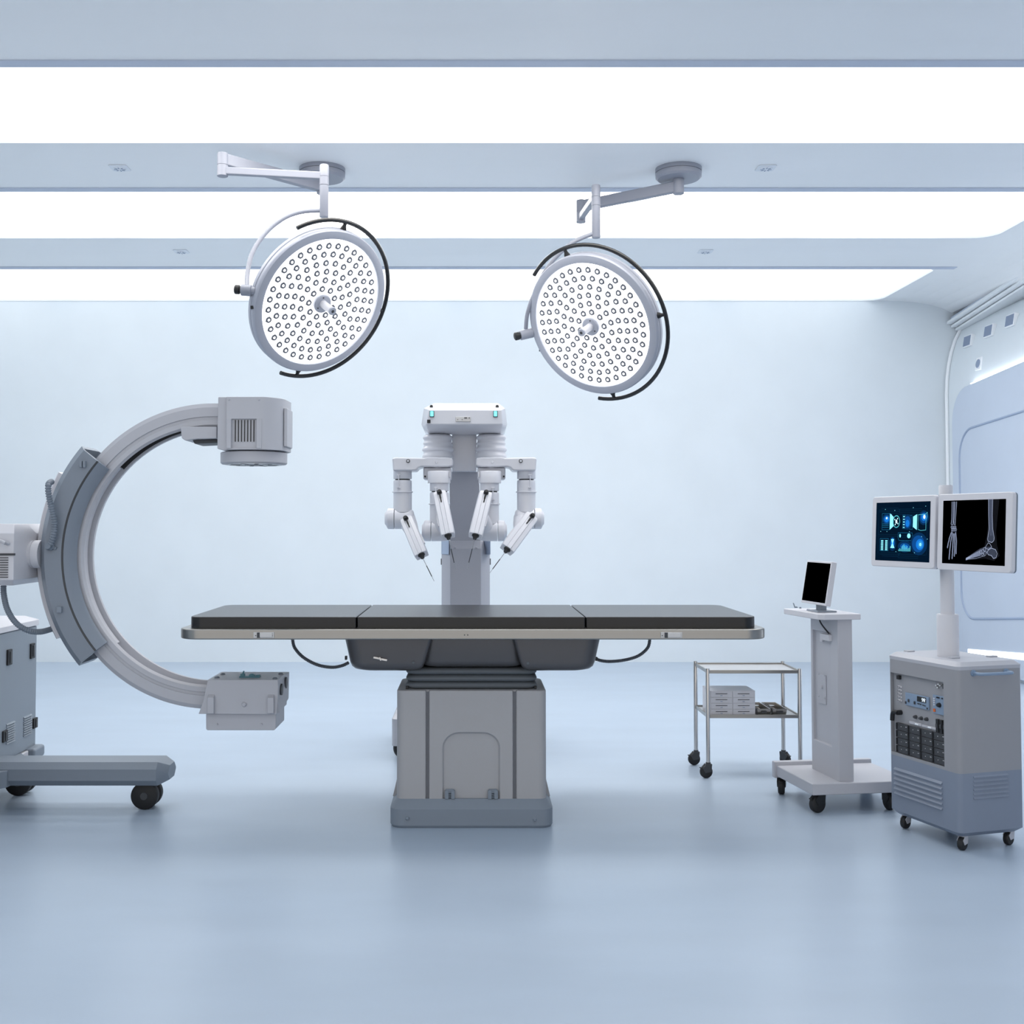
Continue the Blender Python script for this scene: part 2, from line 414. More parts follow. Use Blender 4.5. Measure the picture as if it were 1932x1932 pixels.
MB().cbox((X(1125,4.35,1240), 4.35, Z(1243,4.35)), (.008,.02,.014)).build('hose_socket', 'black', pr_)
for path in ([(552,1206),(556,1222),(572,1240),(598,1254),(625,1259),(645,1256),(658,1250)], [(1226,1206),(1222,1222),(1205,1237),(1180,1245),(1152,1248),(1132,1246),(1122,1241)]):
    MB().tube([W(a, b, 4.35) for a, b in path], .0062, 10, smooth=8, ribs=.0065, rib=.12).build('corrugated_hose', 'hose_dark', t, smooth=50)
# bellows
cxp = X(889.5, 4.35, 1290)
loops = []; zb0 = Z(1301, 4.22); zb1 = Z(1262, 4.2); hw = (X(1013,4.25,1290)-X(766,4.25,1290))/2
N = 3
for k in range(N):
    for j in range(9):
        u = j/8; z = zb0+(zb1-zb0)*(k+u)/N
        ins = .016*(1-math.sin(PI*u)**.5); loops.append(rloop(hw-ins, .135-ins, .035, z, cxp, 4.36))
MB().loft(loops).build('bellows', 'bellows', t, smooth=60)
# pedestal with grooves and arched hatch
DP = 4.20; px0, px1 = X(748, DP, 1400), X(1031, DP, 1400); zpt = Z(1302.5, DP); zpb = Z(1507, 4.2)
g1 = (X(803.5,DP,1400), X(809.5,DP,1400)); g2 = (X(968,DP,1400), X(974,DP,1400))
r = .03; y1 = 4.54
pts = []
for sx, sy, an in ((1,1,0),(-1,1,90),(-1,-1,180)):
    ccx = (px1-r) if sx > 0 else (px0+r); ccy = (y1-r) if sy > 0 else (DP+r)
    for k in range(7): q = math.radians(an+15*k); pts.append((ccx+r*math.cos(q), ccy+r*math.sin(q)))
for g in (g1, g2): pts += [(g[0], DP), (g[0], DP+.012), (g[1], DP+.012), (g[1], DP)]
for k in range(7): q = math.radians(270+15*k); pts.append((px1-r+r*math.cos(q), DP+r+r*math.sin(q)))
ped = MB().prism(pts, zpb-.03, zpt, 'z').build('pedestal', 'pedestal_grey', t, bevel=.007, seg=3)
ax0, ax1 = X(836,DP,1440), X(942,DP,1440); az1 = Z(1383, DP); ar = .062
arch = [(ax0, zpb-.05)] + [(ax0+ar-ar*math.cos(q), az1-ar*.9+ar*.9*math.sin(q)) for q in [i*PI/20 for i in range(11)]] + [(ax1-ar+ar*math.sin(q), az1-ar*.9+ar*.9*math.cos(q)) for q in [i*PI/20 for i in range(11)]] + [(ax1, zpb-.05)]
cut(ped, MB().prism(arch, DP-.02, DP+.011, 'y'))
for g in (g1, g2): MB().box((g[0]+.0005, DP+.008, zpb), (g[1]-.0005, DP+.0125, zpt-.006)).build('groove_strip', 'groove', ped)
for a, b in ((839.5, 858), (920.5, 939.5)):
    h = MB(); xx0, xx1 = X(a,DP,1498), X(b,DP,1498); zz0, zz1 = Z(1507,DP), Z(1489.5,DP); xm = (xx0+xx1)/2
    h.box((xx0, DP-.006, zz0), (xm-.005, DP+.014, zz1-.004)); h.box((xm+.005, DP-.006, zz0), (xx1, DP+.014, zz1-.004))
    h.box((xx0+.003, DP-.001, zz1-.012), (xx1-.003, DP+.014, zz1))
    for k in range(4): h.box((xm-.006, DP-.004, zz0+.003+k*.006), (xm+.006, DP+.012, zz0+.006+k*.006))
    h.build('hinge', 'base_blue', ped, bevel=.001)
# skirt base
bx0, bx1 = X(735,4.163,1545), X(1044,4.163,1545); bc = (bx0+bx1)/2; bh = (bx1-bx0)/2
zf = Z(1527, 4.165)
yc = (4.163+4.62)/2; yh = (4.62-4.163)/2
base = MB().loft([rloop(bh-.006, yh-.006, .045, 0, bc, yc), rloop(bh, yh, .045, .01, bc, yc), rloop(bh, yh, .045, zf, bc, yc), rloop(bh-.022, yh-.036, .035, zpb, bc, yc)]).build('pedestal_base', 'base_blue', t, smooth=30)
for a, b in ((768.5,1544),(1009,1546)):
    MB().turn((X(a,4.16,b), 4.166, Z(b,4.16)), (X(a,4.16,b), 4.155, Z(b,4.16)), [(0,.0065),(.7,.0065),(1,.004)], 14).build('bolt', 'base_blue', base)
for sx in (-1, 1):
    b = MB(); xx = px0 if sx < 0 else px1
    b.prism([(xx-sx*.01, zpb-.02), (xx+sx*.022, zpb-.02), (xx+sx*.004, zpb+.055), (xx+sx*.004, zpb+.09), (xx-sx*.01, zpb+.09)], 4.32, 4.42, 'y')
    b.build('side_bracket', 'pedestal_grey', t, bevel=.002)
for px in (768, 1010):
    MB().cbox((X(px,4.24,1297), 4.235, Z(1297,4.24)), (.009,.012,.012)).build('bellows_clip', 'black', t)

# ================================================================ SURGICAL LIGHTS
def surgical_light(lab, ctr, D, Rf, nimg, tilt, a_start, a_end, brk, mount, knuckle, pole, pole_y, arcpts, joint, jD, updir):
    cpos = W(ctr[0], ctr[1], D)
    dv = (cpos-CAM).normalized(); rt = dv.cross(Vector((0,0,1))).normalized(); upv = rt.cross(dv).normalized()
    ni = math.radians(nimg)
    n = (rt*math.cos(ni)+upv*math.sin(ni))*math.sin(tilt) - dv*math.cos(tilt)
    mi = math.radians(updir); e1 = (rt*math.cos(mi)+upv*math.sin(mi)).normalized(); e1 = (e1-n*e1.dot(n)).normalized()
    e2 = n.cross(e1)
    if updir < 90:   # e2 image direction up-left
        if e2.dot(-rt*.8+upv*.58) < 0: e2 = -e2
    else:
        if e2.dot(rt*.84+upv*.54) < 0: e2 = -e2
    root = thing('surgical_light', lab, 'surgical light', W(mount[0], mount[1], 5.77)*1.0)
    mp = root.location.copy(); mp.z = CZ; root.location = mp
    global OFF; OFF = mp.copy()
    def at(a, r, h): a = math.radians(a); return cpos + (e1*math.cos(a)+e2*math.sin(a))*r + n*h
    Ro = Rf*1.135
    def ringloops(prof, seg=72):
        return [[at(360*i/seg, r, h) for i in range(seg)] for r, h in prof]
    def closed_ring(prof, seg=72):
        mb = MB(); L = ringloops(prof, seg); vs = [p for l in L for p in l]; fs = []; m_ = len(L)
        for k in range(m_):
            for i in range(seg): fs.append((k*seg+i, k*seg+(i+1) % seg, ((k+1) % m_)*seg+(i+1) % seg, ((k+1) % m_)*seg+i))
        return mb.add(vs, fs)
    housing = MB().loft(ringloops([(Rf*.55,-.10),(Rf*.9,-.085),(Ro*.97,-.062),(Ro,-.05),(Ro,-.034),(Ro*.99,-.030),(Ro*.99,-.026),(Ro,-.022),(Ro,-.004),(Ro*.985,.004),(Ro*.93,.008),(Rf*1.005,.006),(Rf*.999,-.004)])).build('lamp_housing', 'lamp_body', root, smooth=40)
    face = MB().loft(ringloops([(Rf*.998,-.006),(Rf*.998,-.001)])).build('lamp_face', 'lamp_face', root, smooth=0)
    # LED lenses
    led_rings = [(.225,9),(.36,14),(.495,19),(.63,24),(.765,30),(.895,35)]
    pts = []
    for q, (fr_, nn) in enumerate(led_rings):
        for i in range(nn): pts.append((fr_*Rf, 360*i/nn+q*7))
    rl = Rf*.045
    mb = MB()
    Rm = Matrix.Identity(4)
    ux, uy, uz = e1, e2, e1.cross(e2)
    sg = 1 if uz.dot(n) > 0 else -1
    def lens_into(mb, c0, ring=16):
        def lp(r, h): return [c0 + (e1*math.cos(2*PI*k/ring)+e2*math.sin(2*PI*k/ring))*r + n*h for k in range(ring)]
        L = [lp(rl*1.08,0), lp(rl*1.05,.003), lp(rl*.52,.004), lp(rl*.42,.003)]
        vs = [p for l in L for p in l]; mb.cur = 0
        mb.add(vs, [(k*ring+i, k*ring+(i+1) % ring, (k+1)*ring+(i+1) % ring, (k+1)*ring+i) for k in range(3) for i in range(ring)])
        mb.cur = 1; mb.add(lp(rl*.42,.003), [list(range(ring))]); mb.cur = 2
        for k in range(3):
            a = k*2.1+.5; d = (e1*math.cos(a)+e2*math.sin(a)); d2 = (e2*math.cos(a)-e1*math.sin(a))
            mb.add([c0+d*rl*1.02+d2*rl*.28+n*.004, c0+d*rl*1.02-d2*rl*.28+n*.004, c0+d*rl*1.22-d2*rl*.1+n*.0008, c0+d*rl*1.22+d2*rl*.1+n*.0008], [(0,1,2,3)])
        mb.cur = 0
    pts.sort(key=lambda p: (at(p[1], p[0], 0)-CAM).length)
    proto = None
    for i, (r, a) in enumerate(pts[:100]):
        p = at(a, r, 0)
        if proto is None:
            mb = MB(); lens_into(mb, Vector((0,0,0))); proto = mb.build('led_lens', ['led_cup','led_glow','dark_grey'], root, smooth=40, off=Vector((0,0,0)))
            proto.location = p - mp
        else:
            o = proto.copy(); COL.objects.link(o); o.parent = root; o.location = p - mp
    mb = MB()
    for r, a in pts[100:]: lens_into(mb, at(a, r, 0))
    o = mb.build('led_lens_array', ['led_cup','led_glow','dark_grey'], root, smooth=40); o['kind'] = 'stuff'
    # central handle
    hr = Rf*.145
    fl = MB().loft(ringloops([(hr,0),(hr,.012),(hr*.9,.016)], 32)).build('handle_flange', 'lamp_body', root, smooth=40)
    for k in range(3):
        c0 = at(40+k*120, hr*.7, .016); MB().turn(c0, c0+n*.002, [(0,.0035),(1,.0035)], 10).build('screw', 'dark_grey', fl)
    hd = MB().turn(cpos+n*.01, cpos+n*.095, [(0,.021),(.2,.019),(.8,.018),(1,.018)], 24).build('handle', 'plastic_light', root, smooth=40)
    MB().turn(cpos+n*.095, cpos+n*.105, [(0,.0175),(.4,.021),(1,.019)], 24).build('handle_cap', 'lamp_body', hd, smooth=40)
    MB().turn(cpos+n*.1045, cpos+n*.1065, [(0,.008),(1,.007)], 16).build('handle_socket', 'dark_grey', hd, smooth=40)
    # outer grab rail
    Rr = Ro*1.105; hh = -.03
    nseg = 60
    rail = MB().tube([at(a_start+(a_end-a_start)*k/nseg, Rr, hh) for k in range(nseg+1)], .0103, 12).build('grab_rail', 'rail_black', root, smooth=60)
    for b_ in brk:
        p0 = at(b_, Ro*.985, hh); p1 = at(b_, Rr, hh)
        MB().turn(p0, p1, [(0,.016),(.25,.0145),(.55,.009),(1,.008)], 14).build('rail_bracket', 'black', rail, smooth=40)
    MB().cbox(at((a_start+a_end)/2+180, Ro*1.003, -.012), (.014,.014,.014)).build('rim_sensor', 'black', housing)
    # side joint
    j0 = W(joint[0], joint[1], jD); j1 = W(joint[2], joint[3], jD+.0)
    ed = cpos + (j1-cpos-(n*(j1-cpos).dot(n))).normalized()*Ro*.97 - n*.03
    ax = (j0-j1).normalized()
    pj = MB().turn(ed, j0, [(0,.018),(.25,.02),(.3,.026),(.96,.026),(1,.022)], 24).build('pivot_joint', 'lamp_arm', root, smooth=40)
    MB().turn(j0+(j0-ed).normalized()*(-.002), j0+(j0-ed).normalized()*.03, [(0,.016),(.25,.016),(.3,.021),(.9,.021),(1,.017)], 20).build('pivot_knob', 'black', pj, smooth=40)
    # bow arm
    n_ = len(arcpts); pth = []
    for k, (a, b) in enumerate(arcpts): f = k/(n_-1); f = math.sin(f*PI/2); pth.append(W(a, b, jD+.005+(pole[1]-jD-.005)*f))
    MB().tube(pth, .0105, 12, smooth=8).build('bow_arm', 'lamp_arm', root, smooth=60)
    # pole
    zt_, zb_ = Z(pole_y[0], pole[1]), Z(pole_y[1], pole[1]); xp = X(pole[0], pole[1], (pole_y[0]+pole_y[1])/2); yp = pole[1]; h = zt_-zb_
    MB().turn((xp,yp,zb_), (xp,yp,zt_), [(0,.0195),(.01,.0215),(.60,.0215),(.605,.0200),(.61,.0222),(.765,.0222),(.77,.0205),(.775,.0222),(.985,.0222),(1,.019)], 28).build('pole', 'lamp_arm', root, smooth=40)
    # knuckle
    kx, ky, kt, kb = knuckle; xk = X(kx, ky, (kt+kb)/2); zkt, zkb = Z(kt, ky), Z(kb, ky)
    MB().turn((xk,ky,zkb), (xk,ky,zkt), [(0,.024),(.02,.0265),(.47,.0265),(.475,.0245),(.49,.0245),(.495,.0265),(.98,.0265),(1,.024)], 28).build('arm_knuckle', 'lamp_arm', root, smooth=40)
    def beam(p, q, hz, wz, name):
        p = Vector(p); q = Vector(q); d = (q-p).normalized(); sd = d.cross(Vector((0,0,1))).normalized(); L_ = []
        for pt, s2 in ((p, 1.0), (q, 1.0)): L_.append([pt+sd*a*wz+Vector((0,0,b*hz*s2)) for a, b in ((-1,-1),(1,-1),(1,1),(-1,1))])
        MB().loft(L_).build(name, 'lamp_arm', root, bevel=.006)
    zk2 = zkb+(zkt-zkb)*.24; zk1 = zkb+(zkt-zkb)*.74
    beam((xk,ky,zk2), (xp,yp,zt_-.055*1.0 if zt_-.055 < zk2+.05 else zt_-.05), .0185, .015, 'spring_arm')
    hubz = CZ-.13
    beam((xk,ky,zk1), (mp.x,mp.y,CZ-.095), .029, .018, 'extension_arm')
    MB().turn((mp.x,mp.y,CZ-.05), (mp.x,mp.y,CZ-.135), [(0,.028),(.97,.028),(1,.025)], 28).build('mount_hub', 'lamp_arm', root, smooth=40)
    MB().turn((mp.x,mp.y,CZ-.056), (mp.x,mp.y,CZ), [(0,.108),(.18,.119),(.55,.120),(.56,.116),(.62,.116),(.63,.120),(1,.120)], 48).build('ceiling_mount', 'lamp_arm', root, smooth=40)
    return root
surgical_light('round surgical light on the left, its arm folded out to the left, facing right', (606.5,571.5), 5.26, .316, -35.7, math.radians(38.7), 59, -169, (21, -67, -155),
    (608,322), (420, 5.33, 289, 333), (611.5, 5.26), (311, 410), [(466,540),(467,515),(475,480),(491,452),(515,426),(543,408),(573,399),(606,397)], (455,547,487,551), 5.04, 54.3)
surgical_light('round surgical light on the right, hanging lower and facing left', (1116,615), 5.58, .325, 212.9, math.radians(35.7), -21, 215, (14, 112, 202),
    (1280,322), (1096, 6.05, 378, 420), (1124.5, 5.62), (349, 449), [(992,620),(995,592),(1006,559),(1026,516),(1051,483),(1082,457),(1118,441)], (981,633,1004,631), 5.80, 122.9)

# ================================================================ ROBOT
RD = 5.5; ZO = 4.8306
def rp(zx, zy): return (700+zx/ZO, 740+zy/ZO)
def RW(zx, zy, D): a, b = rp(zx, zy); return W(a, b, D)
t = thing('surgical_robot', 'white four-armed surgical robot standing behind the operating table', 'surgical robot', (X(876.3, 5.8), 5.8, 0))
h = MB(); pts = []
pts += [RW(x, y, 5.30) for x, y in ((527,158),(1190,158),(1198,296),(505,296))]
pts += [RW(x, y, 5.33) for x, y in ((512,326),(1190,326))]
pts += [RW(x, y, 5.38) for x, y in ((482,147),(1222,147),(460,295),(1240,295),(475,328),(1225,328))]
zb = RW(850,385,5.5).z
for x in (535, 1175): pts.append(RW(x, 385, 5.50))
pts += [RW(x, 100, 5.66) for x in (575, 1160)]
q = RW(520,150,5.75); 
for x in (500, 1215): a = RW(x, 150, 5.75); pts.append(a); a = a.copy(); a.z = zb+.02; pts.append(a)
head = h.hull(pts).build('head', 'robot_white', t, bevel=.006, seg=3)
for x in (555, 1134):
    p = RW(x, 199, 5.30)
    MB().cbox((p.x, p.y-.002, p.z), (.021,.008,.030)).build('indicator_frame', 'dark_grey', head, bevel=.001)
    MB().cbox((p.x, p.y-.004, p.z+.001), (.015,.008,.024)).build('indicator_light', 'cyan_light', head, bevel=.001)
p = RW(527,266,5.30); MB().cbox((p.x,p.y-.001,p.z), (.016,.008,.016)).build('camera_port', 'black', head)
p = RW(840,247,5.30); c = MB(); c.cbox((p.x,p.y-.001,p.z), (.072,.008,.023)); c.build('connector_panel', 'steel_plate', head, bevel=.0015)
c = MB(); c.cbox((p.x+.012,p.y-.006,p.z+.006), (.014,.004,.005)); c.cbox((p.x+.029,p.y-.006,p.z+.006), (.005,.004,.005))
for dx in (-.026,-.005): c.turn((p.x+dx,p.y-.004,p.z-.002),(p.x+dx,p.y-.008,p.z-.002),[(0,.002),(1,.002)],8)
c.build('connector', 'dark_grey', head)
for x in (550, 1150):
    p = RW(x, 128, 5.42); MB().turn(p-Vector((0,0,.012)), p+Vector((0,0,.006)), [(0,.008),(.7,.008),(1,.005)], 14).build('knob', 'black', head)
# column
def vpoly(pts, D0, D1, name, m, par, bev=.004):
    return MB().prism([(RW(a, b, D0).x, RW(a, b, D0).z) for a, b in pts], D0, D1, 'y').build(name, m, par, bevel=bev)
vpoly([(738,380),(962,380),(962,722),(738,722)], 5.58, 5.78, 'neck', 'robot_white', t)
vpoly([(712,724),(985,724),(1002,1400),(1002,1700),(722,1700),(722,1400)], 5.66, 5.86, 'column', 'robot_grey', t)
q0, q1 = RW(640,1400,5.64), RW(1085,1400,5.64); xi0, xi1 = RW(722,1400,5.64).x, RW(1002,1400,5.64).x
ztop = RW(0,1352,5.7).z
pl = [(q0.x, 5.72), (xi0, 5.62), (xi1, 5.62), (q1.x, 5.72), (q1.x, 5.95), (q0.x, 5.95)]
cutz = ztop-.04
loops = []
for z, ins in ((.32, 0), (cutz, 0), (ztop, .012)):
    loops.append([Vector((max(min(a, q1.x-ins), q0.x+ins), b+(ins*3 if b < 5.8 else 0), z)) for a, b in pl])
MB().loft(loops).build('column_cover', 'robot_grey', t, bevel=.003)
for sx, pp in ((-1, q0), (1, q1)):
    MB().box((pp.x+sx*.001-.004, 5.74, RW(0,1575,5.7).z), (pp.x+sx*.001+.004, 5.80, RW(0,1520,5.7).z)).build('side_button', 'dark_grey', t)
    c = MB(); x0_, x1_ = (q0.x-.002, xi0-.006) if sx < 0 else (xi1+.006, q1.x+.002)
    c.hull([Vector((x, y, z)) for x, y in ((x0_, 5.715+.002), (x1_, 5.617), (x1_, 5.75), (x0_, 5.75)) for z in (cutz-.03 if x == (x0_ if sx < 0 else x1_) else cutz-.03, ztop+.002)])
    c.build('blue_shoulder', 'robot_blue', t, bevel=.003)
for x in (762, 960):
    p = RW(x, 1418, 5.64); MB().turn((p.x,5.625,p.z),(p.x,5.61,p.z),[(0,.006),(1,.004)],12).build('column_bolt', 'robot_grey', t)
# base and casters
bx0 = X(739, 5.35, 1380); bx1 = 2*X(876.3, 5.35)-bx0
zt_, zb_ = Z(1357, 5.35), Z(1408, 5.35)
MB().loft([rloop((bx1-bx0)/2, .33, .02, zb_, (bx0+bx1)/2, 5.68), rloop((bx1-bx0)/2, .33, .02, zt_, (bx0+bx1)/2, 5.68), rloop((bx1-bx0)/2-.05, .2, .02, zt_+.09, (bx0+bx1)/2, 5.72)]).build('base', 'plastic', t, bevel=.003)
def caster(par, x, y, r, wd, rot, ztop, fork='black', name='caster', hub=None, lever=True):
    T = Matrix.Translation((x, y, 0)) @ Matrix.Rotation(rot, 4, 'Z')   # wheel axis along local y
    m = MB()
    def a(v): return T @ Vector(v)
    m.turn(a((r*.35,0,r*1.9)), a((r*.35,0,ztop)), [(0,r*.42),(1,r*.38)], 16)
    pts = [(-r*.25, r*.85), (r*.75, r*1.0), (r*.85, r*2.15), (-r*.1, r*2.15), (-r*.7, r*1.6)]
    for s1 in (-1, 1):
        yy = s1*(wd*.5+r*.07)
        m.add([a((u, yy-r*.06, v)) for u, v in pts]+[a((u, yy+r*.06, v)) for u, v in pts], [list(range(5)), list(range(9,4,-1))]+[(i,5+i,5+(i+1)%5,(i+1)%5) for i in range(5)])
    m.box((-r*.2, -wd*.5-r*.1, r*2.02), (r*.85, wd*.5+r*.1, r*2.2), T)
    if lever: m.box((-r*1.05, -wd*.3, r*1.55), (-r*.45, wd*.3, r*1.7), T)
    f = m.build(name, fork, par, bevel=r*.04)
    MB().turn(a((0,-wd/2,r)), a((0,wd/2,r)), [(0,r*.86),(.12,r*.97),(.25,r),(.75,r),(.88,r*.97),(1,r*.86)], 32).build('wheel', 'black_rubber', f, smooth=40)
    if hub: MB().turn(a((0,-wd*.54,r)), a((0,wd*.54,r)), [(0,r*.26),(1,r*.26)], 20).build('wheel_hub', hub, f)
    return f
for sx in (-1, 1):
    for yy in (5.42, 5.95): caster(t, (bx0+bx1)/2+sx*((bx1-bx0)/2-.05), yy, .05, .03, .6, zb_+.01, lever=False)
# arms
def mir(z): return 1703-z
def robot_arm(side, outer):
    f = (lambda x: x) if side < 0 else mir
    if outer:
        D = 5.42
        cx = 288; segs_ = (712, 792, 803, 1072); rad = 84.5; fl_y = 910; ey = 1152; cap = (128, 212); body_r = 96; ex = (205, 392)
        slant = None
    else:
        D = 5.36
        cx = 623; segs_ = (828, 902, 913, 1180); rad = 87; fl_y = 1020; ey = 1263; cap = (465, 546); body_r = 96; ex = (540, 735)
    k = D/FPX/ZO
    def P3(x, y, d=0): return RW(f(x), y, D) + Vector((0, d, 0))
    arm = MB(); R_ = rad*k
    arm.turn(P3(cx, segs_[1]), P3(cx, segs_[0]), [(0,R_*.96),(.06,R_),(1,R_)], 32)
    arm.turn(P3(cx, segs_[3]+20), P3(cx, segs_[2]), [(0,R_*1.0),(.9,R_),(.97,R_*.99),(1,R_*.94)], 32)
    arm.turn(P3(cx, fl_y+6), P3(cx, fl_y-6), [(0,R_*1.06),(.2,R_*1.12),(.8,R_*1.12),(1,R_*1.06)], 32)
    a = arm.build('arm_link', 'robot_white', t, smooth=40)
    MB().turn(P3(cx, segs_[2]+4), P3(cx, segs_[1]-4), [(0,R_*.8),(1,R_*.8)], 24).build('arm_joint', 'black', a, smooth=40)
    rod = MB(); xr = cx-30 if side < 0 else cx-30
    rod.tube([P3(xr, segs_[0]+45, -R_-.006), P3(xr, segs_[2]+68, -R_-.006)], .0025, 8)
    for yy in (segs_[0]+45, segs_[2]+68): rod.cbox(P3(xr, yy, -R_-.002), (.016,.01,.006))
    rod.build('link_rod', 'robot_white', a, bevel=.001)
    # elbow: horizontal drum with end cap
    eb = MB(); er = body_r*k
    eb.turn(P3(cap[1]+6, ey), P3(ex[1], ey), [(0,er*.98),(.03,er),(.55,er*.98),(.85,er*.9),(.96,er*.75),(1,er*.55)], 36)
    e = eb.build('elbow', 'robot_white', a, smooth=40)
    MB().turn(P3(cap[1], ey), P3(cap[0], ey), [(0,er),(.62,er),(.72,er*.95),(.9,er*.62),(1,er*.55)], 36).build('elbow_cap', 'robot_white', a, smooth=35)
    return a, P3, k, D
def pod_(par_pts, wtop, D, k, f, name_extra=''):
    """par_pts: top centre and bottom centre in zoom px, width in px, tilt towards the camera"""
    (x0, y0), (x1, y1) = par_pts
    A = RW(f(x0), y0, D-.07); B = RW(f(x1), y1, D-.19)
    d = (B-A).normalized(); sd = d.cross(Vector((0,1,0))).normalized(); nn = sd.cross(d).normalized()
    if nn.y > 0: nn = -nn
    hw = wtop*k/2; th = .036
    prof = [(-1,-.1),(-.96,.30),(-.85,.45),(-.36,.50),(-.30,.44),(-.24,.54),(.24,.60),(.30,.48),(.36,.54),(.85,.45),(.96,.30),(1,-.1),(.9,-1),(-.9,-1)]
    L = []
    for tt, s in ((0,.86),(.03,.97),(.06,1),(.96,1),(.985,.98),(1,.93)):
        c0 = A+(B-A)*tt; L.append([c0+sd*hw*a*s+nn*th*b*s for a, b in prof])
    pod = MB().loft(L).build('instrument_arm', 'robot_white', t, smooth=30)
    kb = A+(B-A)*.05+nn*th*.7
    c = MB(); c.turn(kb-nn*.012, kb+nn*.012, [(0,.011),(.3,.0125),(.8,.011),(1,.007)], 14); c.tube([kb, kb+d*.035+nn*-.004], .0045, 8)
    c.tube([kb+d*.035, kb+d*.055-nn*.004], .003, 8)
    c.build('adjuster_knob', 'black', pod, smooth=40)
    c = MB(); c.turn(B-d*.004, B+d*.022, [(0,.017),(.35,.017),(.5,.012),(1,.008)], 18); c.build('tool_socket', 'black', pod, smooth=40)
    return pod, A, B, d, sd, nn
def needle(pod, B, d, tip, D):
    c = MB(); q = B+d*.018; L = tip-q; c.tube([q, q+L*.34], .0016, 8); c.tube([q+L*.8, tip], .0012, 8)
    n_ = c.build('instrument', 'steel_bright', pod, smooth=40)
    MB().tube([q+L*.34, q+L*.8], .0021, 8).build('instrument_shaft', 'dark_grey', pod)
for side in (-1, 1):
    f = (lambda x: x) if side < 0 else mir
    # shoulder bellows (ribbed turret)
    k = 5.52/FPX/ZO; cx_ = 609
    top = RW(f(cx_), 388, 5.52); bot = RW(f(cx_), 600, 5.52)
    pr = []
    radii = [(0,128),(.03,134),(.08,130),(.13,122),(.25,124),(.3,137),(.38,142),(.44,140),(.47,128),(.58,129),(.62,122),(.7,124),(.74,136),(.80,136),(.84,126),(1,122)]
    radii = [(0,140),(.06,142),(.14,138),(.18,132),(.26,130),(.30,141),(.36,145),(.42,141),(.46,130),(.56,128),(.60,134),(.64,134),(.68,126),(.78,126),(.82,134),(.87,137),(.91,134),(.95,124),(1,110)]
    MB().turn(bot, top, [(a, r*k) for a, r in radii], 40).build('shoulder_turret', 'robot_white', t, smooth=50)
    # shoulder link
    poly = [(192,600),(230,593),(480,598),(520,590),(700,592),(746,602),(748,672),(700,680),(462,680),(432,688),(418,704),(408,716),(200,716)]
    pl3 = [(RW(f(a), b, 5.36).x, RW(f(a), b, 5.36).z) for a, b in poly]
    ln = MB().prism(pl3, 5.36, 5.53, 'y').build('shoulder_link', 'robot_white', t, bevel=.012, seg=4)
    p = RW(f(338), 627, 5.36); MB().turn(p+Vector((0,.004,0)), p+Vector((0,-.004,0)), [(0,.010),(1,.009)], 16).build('link_hole', 'dark_grey', ln)
    MB().turn(p+Vector((0,-.003,0)), p+Vector((0,-.007,0)), [(0,.006),(1,.005)], 12).build('link_bolt', 'robot_white', ln)
    p = RW(f(597), 638, 5.36); MB().turn(p+Vector((0,.004,0)), p+Vector((0,-.006,0)), [(0,.007),(1,.005)], 12).build('link_bolt', 'robot_white', ln)
    # inner bracket below
    c = MB()
    c.turn(RW(f(605), 722, 5.45), RW(f(605), 676, 5.45), [(0,.046),(1,.05)], 32)
    q0_ = RW(f(480), 800, 5.45); q1_ = RW(f(735), 690, 5.45)
    c.box((min(q0_.x,q1_.x), 5.40, q0_.z), (max(q0_.x,q1_.x), 5.52, q1_.z))
    br = c.build('arm_bracket', 'robot_white', t, bevel=.008, seg=3)
    p = RW(f(493), 768, 5.40); MB().cbox((p.x,5.398,p.z), (.008,.006,.008)).build('bracket_port', 'black', br)
    k = 5.36/FPX/ZO; MB().turn(RW(f(620), 829, 5.36), RW(f(620), 720, 5.36), [(0,103*k),(.93,104*k),(1,98*k)], 36).build('arm_collar', 'robot_white', br, smooth=40)
    p = RW(f(720), 750, 5.36); MB().cbox((p.x,5.36-.02,p.z), (.006,.02,.026)).build('collar_clip', 'robot_white', br)
    for outer in (True, False):
        a, P3, k, D = robot_arm(side, outer)
        if outer:
            if side < 0: pp = ((322,1155),(458,1480)); wd = 126; tip = (575,1722)
            else: pp = ((mir(1465),1130),(mir(1243),1430)); wd = 134; tip = (mir(1080),1650)
        else:
            if side < 0: pp = ((625,915),(702,1303)); wd = 126; tip = (770,1610)
            else: pp = ((mir(1048),918),(mir(953),1303)); wd = 126; tip = (mir(878),1608)
        pod, A, B, d, sd, nn = pod_(pp, wd, D, k, f)
        # forearm blending the elbow into the instrument arm
        s_ = P3(322 if outer else 655, 1150 if outer else 1262)
        m_ = A.lerp(B, .42)-nn*.03
        MB().turn(s_, m_, [(0,.044),(.4,.040),(.8,.032),(1,.024)], 24).build('forearm', 'robot_white', a, smooth=50)
        e0 = A.lerp(B, .68); ss = -1 if (side < 0) == (not outer) else 1
        c = MB(); sdir = sd if sd.x*(1 if side < 0 else -1) > 0 else -sd
        if not outer: sdir = -sdir
        c.hull([e0+sdir*(59*k+o_)+d*l+nn*h_ for o_ in (-.004,.006) for l in (-.035,.02) for h_ in (-.012,.004)])
        c.build('arm_latch', 'plastic_light', pod, bevel=.002)
        tp = RW(f(tip[0]), tip[1], D-.18); needle(pod, B, d, tp, D)

